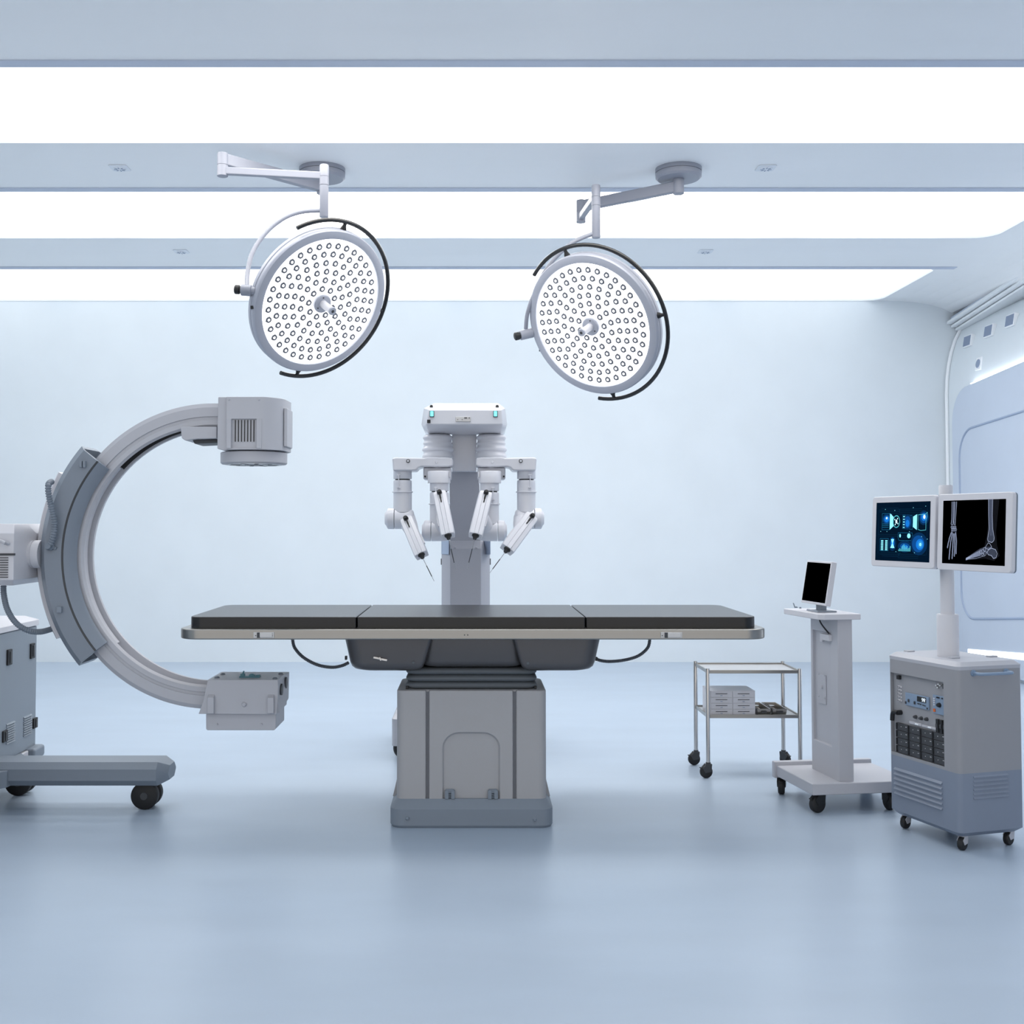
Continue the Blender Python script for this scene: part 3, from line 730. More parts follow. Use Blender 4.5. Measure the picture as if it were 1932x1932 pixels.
# ================================================================ C-ARM X-RAY MACHINE
CD = 4.30; k = CD/FPX
cc = W(400, 1048, CD)
t = thing('c_arm_xray', 'mobile x-ray machine with large C-shaped arm at the left edge', 'x-ray machine', (-1.95, 4.45, 0))
prof = [(280,0),(288,.010),(288,.12),(280,.13),(246,.13),(242,.12),(242,.103),(264,.098),(264,.032),(247,.027),(243,.012),(247,0),(256,0),(257,.006),(262,.006),(263,0)]
MB().arc(prof, cc.x, cc.z, CD, k, 84, 276, 96).build('c_arm', 'plastic', t, smooth=25)
MB().arc([(249,.040),(249,.086),(266,.088),(266,.038)], cc.x, cc.z, CD, k, 138, 222, 40).build('channel_cover', 'plastic', t, smooth=25)
sl = [(252,-.014),(256,-.026),(272,-.046),(273.2,-.038),(275,-.038),(275.5,-.048),(307,-.049),(320,-.016),(320,.150),(311,.165),(256,.165),(252,.15),(256,.146),(306,.155),(312,.145),(312,-.028),(306,-.036),(260,-.012)]
MB().arc([(246,.1005),(262,.0965),(262,.092),(246,.096)], cc.x, cc.z, CD, k, 86, 138, 40).build('channel_shade', 'black', t, smooth=25)  # black strip standing in for the shade inside the top arc
slv = MB().arc(sl, cc.x, cc.z, CD, k, 140, 220, 48).build('arm_carriage', 'blue_grey', t, smooth=25)
MB().arc([(272.5,-.0462),(275.6,-.0485),(275.6,-.036),(272.5,-.036)], cc.x, cc.z, CD, k, 140.05, 219.95, 48).build('carriage_seam', 'dark_grey', slv, smooth=25)
MB().arc([(314,.03),(335,.03),(338,.04),(338,.12),(314,.12)], cc.x, cc.z, CD, k, 152, 208, 40).build('carriage_rail', 'plastic_light', t, smooth=25)
Dc = CD-.048
for (a, b, w_, h_) in ((154,876,.010,.026),(160.5,876,.010,.026),(113,1150,.020,.024)):
    p = W(a, b, Dc); MB().cbox((p.x, Dc-.006, p.z), (w_,.014,h_)).build('carriage_button', 'blue_grey', slv, bevel=.002)
MB().tube([W(a, b, D) for a, b, D in ((97,909,CD-.02),(92,913,Dc-.03),(91,925,Dc-.04),(94,945,Dc-.035),(100,970,Dc-.03),(103,990,Dc-.025),(101,1010,Dc-.025),(95,1028,Dc-.02))], .0105, 12, smooth=8, ribs=.0095, rib=.14).build('coiled_hose', 'hose_grey', t, smooth=50)
c = MB(); p = W(95,1030,Dc); c.turn(p+Vector((0,.01,0)), p+Vector((0,-.03,0)), [(0,.018),(.5,.018),(.6,.013),(1,.012)], 16)
c.cbox(p+Vector((.014,-.004,-.006)), (.022,.01,.012), (0,.4,0)); c.cbox(p+Vector((-.012,-.003,.002)), (.012,.008,.01)); c.build('hose_fitting', 'hose_grey', slv, bevel=.001)
MB().tube([W(a, b, D) for a, b, D in ((7,1095,4.3),(7,1120,4.28),(14,1150,4.26),(30,1175,4.25),(52,1189,4.26),(76,1192,4.3),(100,1186,4.36))], .0105, 12, smooth=10, ribs=.0075, rib=.1).build('corrugated_hose', 'hose_grey', t, smooth=50)
# x-ray tube head
FD = 4.22
zt_, zb_ = Z(748.5, FD), Z(848, FD)
xs = lambda p: X(p, FD, 800)
pts = [(xs(426.5), FD), (xs(496), FD), (xs(502), FD+.006), (xs(516), FD+.03), (xs(526), FD+.055), (xs(531), FD+.09), (xs(533), FD+.2), (xs(520), FD+.26), (xs(496), FD+.29), (xs(426.5), FD+.29)]
hd = MB().prism(pts, zb_, zt_, 'z').build('xray_tube_housing', 'plastic', t, bevel=.003)
vx0, vx1, vz0, vz1 = xs(437), xs(483.5), Z(846,FD), Z(790.5,FD)
cut(hd, MB().box((vx0, FD-.02, vz0), (vx1, FD+.010, vz1)))
g = MB()
for i in range(7):
    xx = xs(443.2+i*5.85); g.box((xx-.0016, FD+.007, Z(833,FD)), (xx+.0016, FD+.0105, Z(792,FD)))
g.build('vent_slots', 'black', hd)
for a in (432, 489): 
    p = W(a, 754, FD); MB().turn((p.x,FD+.003,p.z), (p.x,FD-.004,p.z), [(0,.005),(1,.003)], 12).build('screw', 'plastic', hd)
MB().box((xs(428), FD-.004, zb_+.004), (xs(436.5), FD+.01, vz1+.001)).build('housing_rib', 'plastic', hd, bevel=.002)
MB().box((xs(484), FD-.004, zb_+.004), (xs(494), FD+.01, vz1+.001)).build('housing_rib', 'plastic', hd, bevel=.002)
MB().box((xs(529.5), FD+.07, Z(840,FD)), (xs(536), FD+.20, Z(766,FD))).build('side_plate', 'plastic', hd, bevel=.003)
c = MB(); c.prism([(xs(409.5), Z(748,FD)), (xs(427), Z(748,FD)), (xs(427), Z(849,FD)), (xs(419), Z(849,FD)), (xs(408.5), Z(846,FD)), (xs(408.5), Z(804,FD))], FD+.015, FD+.275, 'y'); c.build('arm_bracket', 'plastic', t, bevel=.003)
c = MB(); c.prism([P(343,806,4.29), P(411,806,4.29), P(411,828,4.29), P(372,829,4.29), P(352,832,4.29), P(345,827,4.29)], 4.27, 4.46, 'y'); lw = c.build('mounting_bracket', 'plastic', t, bevel=.003)
c = MB(); c.prism([P(361,829,4.29), P(409,829,4.29), P(409,835,4.29), P(366,837,4.29)], 4.30, 4.43, 'y'); c.build('bracket_pad', 'dark_grey', lw, bevel=.002)
p = Vector((X(479.5, 4.365, 862), 4.365, 0)); z1_, z0_ = Z(850, 4.24), Z(873, 4.24)
col = MB().turn((p.x,p.y,z1_), (p.x,p.y,z0_), [(0,.124),(.06,.129),(.9,.129),(1,.124)], 56).build('collimator', 'plastic', t, smooth=40)
MB().turn((p.x,p.y,zb_+.003), (p.x,p.y,z1_-.001), [(0,.11),(1,.11)], 40).build('collimator_neck', 'dark_grey', col)
MB().turn((p.x,p.y,z0_), (p.x,p.y,z0_-.002), [(0,.112),(1,.112)], 48).build('collimator_window', 'steel_plate', col)
c = MB()
for i in range(10):
    a = i*PI/5; c.cbox((p.x+math.cos(a)*.075, p.y+math.sin(a)*.075, z0_-.0022), (.04,.014,.0015), (0,0,a))
c.turn((p.x,p.y,z0_-.001), (p.x,p.y,z0_-.003), [(0,.04),(1,.035)], 24); c.build('aperture_marks', 'dark_grey', col)
# detector
DD = 4.24; q8 = lambda a, b: (a/3.45, 1150+b/3.45)
def P8(a, b, D=DD): x, y = q8(a, b); v = W(x, y, D); return (v.x, v.z)
outl = [P8(1352,457), P8(1808,457), P8(1812,505), P8(1800,683), P8(1292,680), P8(1322,600)]
det = MB().prism(outl, DD, DD+.23, 'y').build('detector_housing', 'plastic', t, bevel=.002)
c = MB(); zt8 = P8(1500,457)[1]; xl_, xr_ = P8(1352,457)[0], P8(1808,457)[0]
c.hull([Vector((x, y, z)) for x, y, z in ((xr_-.01, DD+.004, zt8-.0005), (xr_+.006, DD+.23, zt8-.0005), (xr_+.004, DD+.02, P8(0,680)[1]), (xr_+.004, DD+.23, P8(0,640)[1]), (xr_-.01, DD+.004, P8(0,681)[1]), (xr_-.01,DD+.23,zt8-.0005), (xr_-.01,DD+.23,P8(0,660)[1]))])
sd_ = c.build('end_plate', 'plastic', det, bevel=.002)
c = MB(); c.prism([P8(1332,684), P8(1790,684), P8(1790,782), P8(1778,793), P8(1340,793), P8(1332,786)], DD+.02, DD+.21, 'y')
lo = c.build('detector_box', 'plastic', det, bevel=.008, seg=3)
for a in (1413, 1702):
    p = P8(a, 746, DD+.02); MB().turn((p[0],DD+.022,p[1]), (p[0],DD+.014,p[1]), [(0,.0045),(1,.003)], 12).build('screw', 'plastic', lo)
p = P8(1590,617); MB().turn((p[0],DD+.003,p[1]), (p[0],DD-.008,p[1]), [(0,.009),(.6,.009),(1,.006)], 14).build('bolt', 'plastic', det)
for a0_, a1_ in ((1356,1396),(1745,1785)):
    x0_, z1_ = P8(a0_, 550); x1_, z0_ = P8(a1_, 681)
    c = MB(); c.hull([Vector((x, y, z)) for x in (x0_, x1_) for y, z in ((DD+.002,z1_),(DD+.002,z0_),(DD-.014,z1_-.012),(DD-.014,z0_+.012),(DD-.014,z0_+.005))]); c.build('clamp', 'plastic', det, bevel=.0015)
p = P8(1350,455); topz = zt8
for a, b in ((1412,441),(1450,419),(1790,447),(1828,417)):
    w_ = on_plane(*q8(a, b+4), (0,0,topz), (0,0,1)); MB().turn((w_.x,w_.y,topz-.001), (w_.x,w_.y,topz+.006), [(0,.010),(.5,.010),(1,.006)], 14).build('bolt', 'blue_grey', det)
c = MB(); w_ = on_plane(*q8(1628,440), (0,0,topz), (0,0,1))
c.cbox((w_.x,w_.y,topz+.002), (.078,.03,.006)); c.cbox((w_.x-.028,w_.y,topz+.008), (.016,.02,.012)); c.turn((w_.x-.028,w_.y,topz+.01),(w_.x-.024,w_.y,topz+.024),[(0,.004),(1,.003)],8)
c.cbox((w_.x+.008,w_.y,topz+.007), (.022,.02,.008)); c.cbox((w_.x+.03,w_.y+.004,topz+.006), (.016,.014,.006)); c.turn((w_.x+.008,w_.y-.004,topz+.01),(w_.x+.008,w_.y-.004,topz+.014),[(0,.007),(1,.006)],12)
c.build('connector_block', 'teal', det, bevel=.001)
for yy, zz in ((DD+.06, P8(0,535)[1]), (DD+.16, P8(0,515)[1]+.0)):
    MB().turn((xr_-.003,yy,zz), (xr_+.0075,yy,zz), [(0,.022),(1,.022)], 24).build('side_port', 'dark_grey', sd_)
# pivot housing
c = MB(); z1_, z0_ = Z(988, 4.17), Z(1105, 4.17)
xf = X(26, 4.15, 1040); x2 = X(68, 4.33, 1040)
pf = lambda ins: [(-2.15, 4.15+ins), (xf-ins*.4, 4.15+ins), (x2-ins, 4.33), (x2-ins, 4.5-ins), (-2.15, 4.5-ins)]
loops = [[Vector((a, b, z)) for a, b in pf(ins)] for z, ins in ((z0_, .03), (z0_+.022, 0), (z1_-.036, 0), (z1_, .035))]
ph = c.loft(loops).build('pivot_housing', 'plastic_light', t, bevel=.003)
zc = Z(1046, 4.25)
MB().turn((X(38,4.22,1045), 4.30, zc), (X(80,4.30,1045), 4.30, zc), [(0,.05),(.42,.054),(.44,.051),(.48,.051),(.5,.054),(1,.054)], 36).build('pivot_neck', 'plastic_light', ph, smooth=40)
c = MB()
for i in range(9): c.box((-2.15, 4.146, Z(1089-i*4.6,4.15)-.0015), (X(15.5,4.15,1070), 4.152, Z(1089-i*4.6,4.15)+.0015))
c.build('vent_slots', 'dark_grey', ph)
c = MB(); c.box((-2.15, 4.145, Z(1048,4.15)), (X(27,4.15,1045), 4.16, Z(1044,4.15))); c.build('housing_groove', 'dark_grey', ph)
c = MB(); c.tube([W(-20,1018,4.14), W(2,1021,4.13), W(8,1024,4.12), W(15,1026,4.145)], .007, 8); c.build('brake_lever', 'plastic', ph, bevel=.001)
MB().box((-2.25, 4.28, .5), (-2.08, 4.46, z0_+.03)).build('lift_column', 'plastic_light', t, bevel=.01)
# cabinet
CX = -1.91; y0_, y1_ = 3.75, 4.9; zc0, zc1 = .16, .683
cab = MB().box((-2.55, y0_, zc0), (CX, y1_, zc1)).build('cabinet', 'cabinet_blue', t, bevel=.006)
cp = MB().loft([[Vector((a, b, z)) for a, b in ((-2.57,y0_-.01),(CX+.006-i_,y0_-.01),(CX+.006-i_,y1_+.006-i_),(-2.57,y1_+.006-i_))] for z, i_ in ((zc1+.002,0),(zc1+.026,0),(zc1+.046,.045))]).build('cabinet_top', 'plastic_light', t, bevel=.002)
MB().box((-2.54, y0_, zc1-.004), (CX-.006, y1_-.006, zc1+.004)).build('top_seam', 'dark_grey', cab)
c = MB(); c.cbox((CX-.13, 4.55, zc1+.052), (.10,.22,.012)); c.cbox((CX-.10, 4.62, zc1+.062), (.04,.05,.012)); c.tube([(CX-.16,4.5,zc1+.062),(CX-.11,4.52,zc1+.066),(CX-.07,4.6,zc1+.06)], .005, 8); c.build('control_block', 'blue_grey', cp, bevel=.002)
bs = MB().box((-2.56, y0_, .118), (CX+.008, y1_+.004, .158)).build('cabinet_plinth', 'plastic_light', t, bevel=.004)
def onX(px, py): v = on_plane(px, py, (CX,0,0), (1,0,0)); return v.y, v.z
for (px, py, hh) in ((16.5,1240,29),(60,1228,28),(8,1389,21),(65,1364,19)):
    yy, zz = onX(px, py); hz = hh/2*yy/FPX
    b = MB().box((CX-.004, yy-.022, zz-hz), (CX+.007, yy+.022, zz+hz)).build('recessed_handle', 'black', cab, bevel=.002)
    MB().box((CX+.004, yy-.004, zz-hz*.8), (CX+.010, yy+.010, zz+hz*.75)).build('handle_grip', 'dark_grey', b, bevel=.002)
for (px, pt, pb, n_) in ((19.5,1364,1399,9),(51.5,1351,1385,9)):
    yy, z1_ = onX(px, pt); _, z0_ = onX(px, pb); c = MB()
    for i in range(n_):
        z = z0_+(z1_-z0_)*i/(n_-1); c.hull([Vector((CX+a, yy+b, z+d_)) for b in (-.042,.042) for a, d_ in ((-.001,-.003),(-.001,.004),(.006,-.003))])
    c.build('louvre', 'cabinet_blue', cab)
# chassis legs
def oct_beam(x0, x1, ya, yb, za, zb, ch, end=.03, name='chassis_leg', par=t, m='base_blue'):
    loops = []
    for x, s in ((x0,0),(x1-end,0),(x1,1)):
        e_ = end*.75*s
        a, b, c_, d = ya+e_, yb-e_, za+e_*.6, zb-e_*.6
        loops.append([Vector((x, y, z)) for y, z in ((a+ch,c_),(b-ch,c_),(b,c_+ch),(b,d-ch),(b-ch,d),(a+ch,d),(a,d-ch),(a,c_+ch))])
    return MB().loft(loops).build(name, m, par, bevel=.001)
oct_beam(-1.95, X(322,4.45,1450), 4.385, 4.56, .1, .192, .024, .04)
MB().hull([Vector((x, y, z)) for x, y, z in ((-1.98,4.2,.1),(-1.98,4.85,.1),(-1.98,4.2,.16),(-1.98,4.85,.16),(X(14,4.38,1450),4.375,.10),(X(14,4.38,1450),4.375,.165),(-1.8,4.57,.1),(-1.8,4.57,.165))]).build('leg_root', 'base_blue', t, bevel=.002)
MB().box((-2.5, 3.8, .095), (-1.93, 4.88, .12)).build('chassis', 'base_blue', t, bevel=.003)
p = W(67,1416,4.86); MB().box((p.x-.10, 4.80, .115), (p.x+.020, 4.92, .165)).build('chassis_foot', 'base_blue', t, bevel=.012)
def twin_wheel(x, y, r, lab='wheel'):
    c = MB()
    for yy in (-.046, .008):
        c.turn((x,y+yy,r), (x,y+yy+.034,r), [(0,r*.9),(.1,r*.98),(.3,r),(.7,r),(.9,r*.98),(1,r*.9)], 40)
    w_ = c.build('twin_wheel', 'black_rubber', t, smooth=40)
    MB().turn((x,y-.049,r), (x,y+.044,r), [(0,r*.27),(1,r*.27)], 24).build('wheel_hub', 'dark_grey', w_)
    MB().box((x-.02, y-.01, r*1.0), (x+.02, y+.008, .12)).build('wheel_stem', 'dark_grey', w_)
    return w_
twin_wheel(X(273,4.44,1500), 4.475, .054); twin_wheel(X(37,4.68,1480), 4.70, .054); twin_wheel(-2.3, 4.1, .054)

# ================================================================ INSTRUMENT TROLLEY
t = thing('instrument_trolley', 'low two-shelf steel trolley on black casters', 'trolley', (1.254, 5.125, 0))
TX0, TX1, TY0, TY1 = 1.047, 1.457, 4.99, 5.26
for x, y in ((TX0,TY0),(TX0,TY1),(TX1,TY0),(TX1,TY1)):
    MB().turn((x,y,.066), (x,y,.484), [(0,.0096),(.985,.0096),(1,.0085)], 16).build('leg', 'steel_bright', t)
    rot = .15 if x == TX0 else (2.2 if y == TY1 else 2.6)
    caster(t, x-.010*math.cos(rot), y-.010*math.sin(rot), .0285, .018, rot, .07, fork='dark_grey')
def shelf(z, nm):
    s_ = MB().box((TX0+.004, TY0+.004, z-.001), (TX1-.004, TY1-.004, z+.002)).build(nm, 'steel_plate', t)
    r = MB()
    for (a, b, c_, d) in ((TX0,TY0-.003,TX1,TY0+.003),(TX0,TY1-.003,TX1,TY1+.003),(TX0-.003,TY0,TX0+.003,TY1),(TX1-.003,TY0,TX1+.003,TY1)):
        r.box((a,b,z-.006), (c_,d,z+.009))
    r.build('shelf_rim', 'steel', s_, bevel=.001)
shelf(.468, 'shelf'); shelf(.270, 'shelf')
MB().tube([(TX0+.004,TY1-.03,.460),(TX0+.02,TY1-.05,.458),(TX0+.02,TY0+.09,.458),(TX0+.004,TY0+.07,.460)], .003, 8, smooth=4).build('shelf_hook', 'steel_bright', t)
# drawer box
t = thing('drawer_box', 'small white drawer box with eight drawers on the trolley lower shelf', 'drawer unit', (1.158, 5.08, .272))
bx0_, bx1_, by0, by1, bz0, bz1 = 1.060, 1.262, 5.005, 5.165, .272, .383
MB().box((bx0_, by0, bz0), (bx1_, by1, bz1)).build('body', 'plastic_light', t, bevel=.001)
for i in range(2):
    for j in range(4):
        a = bx0_+.003+i*(bx1_-bx0_-.004)/2; b = a+(bx1_-bx0_-.004)/2-.003; z = bz0+.004+j*.0262
        d = MB().box((a, by0-.003, z), (b, by0+.002, z+.0246)).build('drawer', 'plastic_light', t, bevel=.0008)
        MB().box(((a+b)/2-.026, by0-.0045, z+.014), ((a+b)/2+.026, by0-.002, z+.0165)).build('handle_slot', 'dark_grey', d)
        MB().box(((a+b)/2-.005, by0-.004, z+.006), ((a+b)/2+.005, by0-.002, z+.0085)).build('label_clip', 'vent_grey', d)
for (a, b, lab) in ((1.272, 1.332, 'open steel instrument tray beside the drawer box'), (1.340, 1.405, 'open steel instrument tray at the right end of the lower shelf')):
    t = thing('instrument_tray', lab, 'tray', ((a+b)/2, 5.1, .272), 0, 'steel trays on the trolley')
    L = [[Vector((x, y, z)) for x, y in ((a+i_,5.008+i_),(b-i_,5.008+i_),(b-i_,5.2-i_),(a+i_,5.2-i_))] for z, i_ in ((.272,.004),(.300,0),(.302,0),(.301,.003),(.277,.006))]
    MB().loft(L).build('pan', 'steel', t, smooth=0)
    c = MB(); c.box((a+.018,5.004,.284),(b-.018,5.009,.292)); c.build('handle', 'dark_grey', t)
    c = MB()
    for q in range(3): c.tube([(a+.012+q*.014,5.03,.281),(a+.014+q*.013,5.17,.282)], .0035, 8)
    c.cbox(((a+b)/2,5.15,.289), (.022,.03,.012)); c.build('divider', 'steel_bright', t)

# ================================================================ TALL WORKSTATION CART
A = Vector((1.318, 4.355, 0)); RT = math.radians(8)
t = thing('workstation_cart', 'tall narrow grey workstation cart on casters behind the big console', 'cart', A, RT)
def loc(px, py, plane, val, O, rot):
    ux = Vector((math.cos(rot), math.sin(rot), 0)); uy = Vector((-math.sin(rot), math.cos(rot), 0)); n = {'x': ux, 'y': uy, 'z': Vector((0,0,1))}[plane]
    p = O + n*val; v = on_plane(px, py, p, n) - O; return Vector((v.dot(ux), v.dot(uy), v.z))
cl = lambda px, py, pl, val: loc(px, py, pl, val, A, RT)
bt = .119; bb = .0735
MB().prism([(0,0),(.42,0),(.42,.34),(-.002,.34)], bb, bt, 'z').build('base', 'plastic', t, bevel=.005)
MB().box((-.012,.335,bb-.006), (.42,.362,bt+.016)).build('base_crossbar', 'plastic', t, bevel=.004)
for x, y, r_ in ((.035,.035,.3),(.02,.34,1.1),(.335,.035,1.6),(.39,.33,.5)): caster(t, x, y, .034, .026, r_, bb+.002)
c0_, c1_, d0_, d1_ = .120, .182, .022, .262
ct = .752
cl_ = MB().loft([[Vector((x, y, z)) for x, y in ((c0_,d0_),(c1_,d0_),(c1_,d1_),(c0_,d1_))] for z in (bt-.002, ct)]).build('column', 'plastic', t, bevel=.003)
ra = cl(1533, 1188, 'x', c0_); rb = cl(1535, 1394, 'x', c0_)
cut(cl_, MB().box((c0_-.02, d0_+.062, rb.z), (c0_+.010, ra.y, ra.z), None), off=Vector((0,0,0)))
def xbox(px0, py0, px1, py1, th, name, m, par, base_x=None):
    bx = c0_+.010 if base_x is None else base_x
    a = cl(px0, py0, 'x', bx); b = cl(px1, py1, 'x', bx)
    return MB().box((bx-th, min(a.y,b.y), min(a.z,b.z)), (bx, max(a.y,b.y), max(a.z,b.z))).build(name, m, par, bevel=.0012)
pp = xbox(1544.5, 1270, 1560, 1330, .004, 'access_plate', 'plastic', cl_)
for px, py in ((1545,1271),(1556.5,1274),(1545,1313),(1556.5,1317)):
    v = cl(px, py, 'x', c0_+.005); MB().turn(v, v-Vector((.004,0,0)), [(0,.004),(1,.003)], 8).build('plate_screw', 'plastic', pp)
v = cl(1551,1296,'x',c0_+.005); MB().turn(v, v-Vector((.005,0,0)), [(0,.007),(1,.006)], 12).build('plate_latch', 'plastic', pp)
pg = xbox(1555.5, 1195, 1570, 1210, .014, 'plug', 'plastic_light', cl_, c0_+.001)
xbox(1550, 1194, 1554.5, 1211, .008, 'socket', 'plastic_light', cl_, c0_+.004)
MB().tube([cl(1545,1166,'x',c0_-.004), cl(1549,1176,'x',c0_-.014), cl(1557,1187,'x',c0_-.018), cl(1564,1195,'x',c0_-.012)], .0032, 8, smooth=6).build('cable', 'black', t)
tz1, tz0 = .775, .752
tr = MB().prism([(.034,.012),(.052,-.006),(.205,-.006),(.205,.30),(.024,.31)], tz0, tz1, 'z').build('top_tray', 'plastic_light', t, bevel=.003)
for px, py, r_ in ((1502,1147,.007),(1510,1148,.005),(1525,1152,.008)):
    v = cl(px, py, 'z', tz1); MB().turn(v, v+Vector((0,0,.006)), [(0,r_),(1,r_*.7)], 12).build('control_knob', 'hose_grey', tr)
v = cl(1500,1147,'z',tz1); c = MB(); c.tube([v, v+Vector((-.006,0,.018)), v+Vector((-.008,0,.02))], .0022, 8)
c.build('joystick', 'hose_grey', tr)
# monitor on the tray
mo = Vector((math.cos(RT)*.115-math.sin(RT)*.13, math.sin(RT)*.115+math.cos(RT)*.13, 0))+A; mo.z = tz1
t2 = thing('monitor', 'small white monitor with a blank black screen standing on the tall cart', 'monitor', mo, RT)
# local frame: screen faces -x
tl = math.radians(9.5); T = Matrix.Translation((-.02,0,.115)) @ Matrix.Rotation(tl, 4, 'Y')
MB().box((-.011,-.113,-.088), (.011,.113,.088), T).build('bezel', 'plastic_light', t2, bevel=.003, off=Vector((0,0,0)))
MB().box((-.0118,-.104,-.078), (-.0105,.104,.080), T).build('screen', 'screen_black', t2, smooth=0, off=Vector((0,0,0)))
MB().box((-.020,-.028,.003), (.0,.028,.05)).build('neck', 'blue_grey', t2, bevel=.002, off=Vector((0,0,0)))
MB().box((-.052,-.055,0), (.03,.04,.006)).build('foot', 'blue_grey', t2, bevel=.002, off=Vector((0,0,0)))

# ================================================================ CONSOLE
K = Vector((1.668, 3.85, 0)); RK = math.radians(17)
t = thing('imaging_console', 'large grey imaging console with two screens on a pole, nearest the camera at right', 'medical console', K, RK)
kl = lambda px, py, pl, val: loc(px, py, pl, val, K, RK)
KW, KL = .275, .37; zb = .05; zs = .268; zg = .622; ztp = .648
def rr(ins, z, r=.018): return rloop(KW/2-ins, KL/2-ins, max(r, .004), z, KW/2, KL/2, 4)
MB().loft([rr(.018, zb), rr(0, zb+.016), rr(0, zs)]).build('base_housing', 'console_blue', t, smooth=25)
ub = MB().loft([rr(0, zs), rr(0, zg)]).build('body', 'console_grey', t, smooth=25)
cap_ = MB().loft([rr(-.0005, zg), rr(-.001, ztp-.014), rr(.014, ztp)]).build('top_cap', 'console_cap', t, smooth=25)
# rack window
wa = kl(1679.5, 1268, 'x', 0); wb = kl(1782, 1447, 'x', 0)
y1w, z1w = wa.y, wa.z; y0w, z0w = wb.y, wb.z
cut(ub, MB().box((-.02, y0w, z0w), (.016, y1w, z1w)), off=Vector((0,0,0)))
BX = .013
def kbox(u0, v0, u1, v1, th, name, m, par, bev=.001, base=None):
    """u: 0 left .. 1 right, v: 0 top .. 1 bottom of the window"""
    b_ = BX if base is None else base
    ya, yb = y1w+(y0w-y1w)*u0, y1w+(y0w-y1w)*u1; za, zc_ = z1w+(z0w-z1w)*v0, z1w+(z0w-z1w)*v1
    return MB().box((b_-th, min(ya,yb), min(za,zc_)), (b_, max(ya,yb), max(za,zc_))).build(name, m, par, bevel=bev)
def kpt(u, v, x=BX): return Vector((x, y1w+(y0w-y1w)*u, z1w+(z0w-z1w)*v))
back = kbox(.01, .005, .99, .995, .003, 'rack_panel', 'console_grey', t, 0, BX+.003)
dp = kbox(.26, .22, .70, .38, .006, 'display_unit', 'rack_blue', t, .0015)
kbox(.49, .235, .655, .30, .0075, 'lcd_window', 'lcd', dp)
g = MB()
W7 = {'-': [(0,.45,1,.55)], '5': [(0,0,1,.12),(0,0,.18,.5),(0,.44,1,.56),(.82,.5,1,1),(0,.88,1,1)], '4': [(0,0,.18,.5),(0,.44,1,.56),(.82,0,1,1)], '2': [(0,0,1,.12),(.82,0,1,.5),(0,.44,1,.56),(0,.5,.18,1),(0,.88,1,1)]}
for i, ch in enumerate('542'):
    for (a, b, c_, d) in W7[ch]:
        u0 = .585+i*.022; A_ = kpt(u0+a*.016, .247+b*.04); B_ = kpt(u0+c_*.016, .247+d*.04)
        g.box((BX-.0083, min(A_.y,B_.y), min(A_.z,B_.z)), (BX-.0074, max(A_.y,B_.y), max(A_.z,B_.z)))
g.build('lcd_digits', 'lcd_digit', dp, smooth=0)
c = MB()
for u, v, w_, h_ in ((.275,.345,.016,.03),(.33,.315,.02,.035),(.445,.325,.02,.035),(.68,.36,.012,.02),(.51,.325,.012,.012),(.53,.325,.012,.012),(.56,.327,.012,.014),(.6,.33,.01,.01),(.62,.332,.01,.01),(.64,.334,.01,.01)):
    A_ = kpt(u, v); MB().cbox((BX-.0075, A_.y, A_.z), (.004, w_*abs(y1w-y0w), h_*abs(z1w-z0w))).build('display_button', 'dark_grey', dp)
kn = kbox(.775, .175, 1.0, .40, .006, 'control_unit', 'rack_blue', t, .0015)
v = kpt(.90, .285); MB().turn(v-Vector((.006,0,0)), v-Vector((.016,0,0)), [(0,.0085),(.7,.0075),(1,.006)], 18).build('dial', 'black', kn)
c = MB(); v = kpt(.81, .36); c.cbox((BX-.007, v.y, v.z), (.004,.009,.011)); c.build('warning_tag', 'orange', kn)
c = MB()
for u, v_ in ((.86,.20),(.89,.20),(.95,.20)): v = kpt(u, v_); c.cbox((BX-.007, v.y, v.z), (.004,.006,.004))
c.build('switch', 'black', kn)
c = MB()
for i in range(4): v = kpt(.81, .22+i*.025); c.cbox((BX-.007, v.y, v.z), (.003,.007,.004))
c.build('unit_key', 'plastic_light', kn)
for i in range(5):
    for j in range(2):
        v = kpt(.125+j*.035, .17+i*.043); o = MB().turn(v, v-Vector((.006,0,0)), [(0,.0042),(.8,.0042),(1,.003)], 10).build('rack_socket', 'plastic_light', t)
        MB().turn(v-Vector((.006,0,0)), v-Vector((.0068,0,0)), [(0,.002),(1,.002)], 8).build('socket_hole', 'black', o)
kbox(.115, .025, .165, .075, .012, 'toggle', 'black', t)
kbox(.97, .02, 1.0, .08, .01, 'toggle', 'black', t)
for i, (u, v_) in enumerate(((.84,.065),(.88,.045),(.91,.055),(.865,.085))):
    v = kpt(u, v_); MB().tube([v, v-Vector((.01, .004, -.002))], .003, 8).build('cable_plug', 'steel_bright', t)
v0_ = kpt(.15, .49); v1_ = kpt(.07, .50); v2_ = kpt(.05, .60)
c = MB(); c.turn(v0_, v0_-Vector((.018,0,0)), [(0,.009),(1,.009)], 14); c.tube([v0_-Vector((.015,0,0)), v1_-Vector((.018,0,0)), v2_-Vector((.018,0,0))], .008, 10, smooth=5); c.build('door_lever', 'black', t)
for u, v_ in ((.44,.50),(.545,.50),(.645,.495)):
    v = kpt(u, v_); MB().turn(v, v-Vector((.012,0,0)), [(0,.007),(.6,.006),(1,.004)], 12).build('rack_knob', 'dark_grey', t)
for i in range(3):
    u = .83+i*.065; b_ = kbox(u, .46, u+.05, .62, .008, 'breaker', 'black', t, .001)
    kbox(u+.008, .515, u+.042, .56, .011, 'breaker_lever', 'dark_grey', b_, .001)
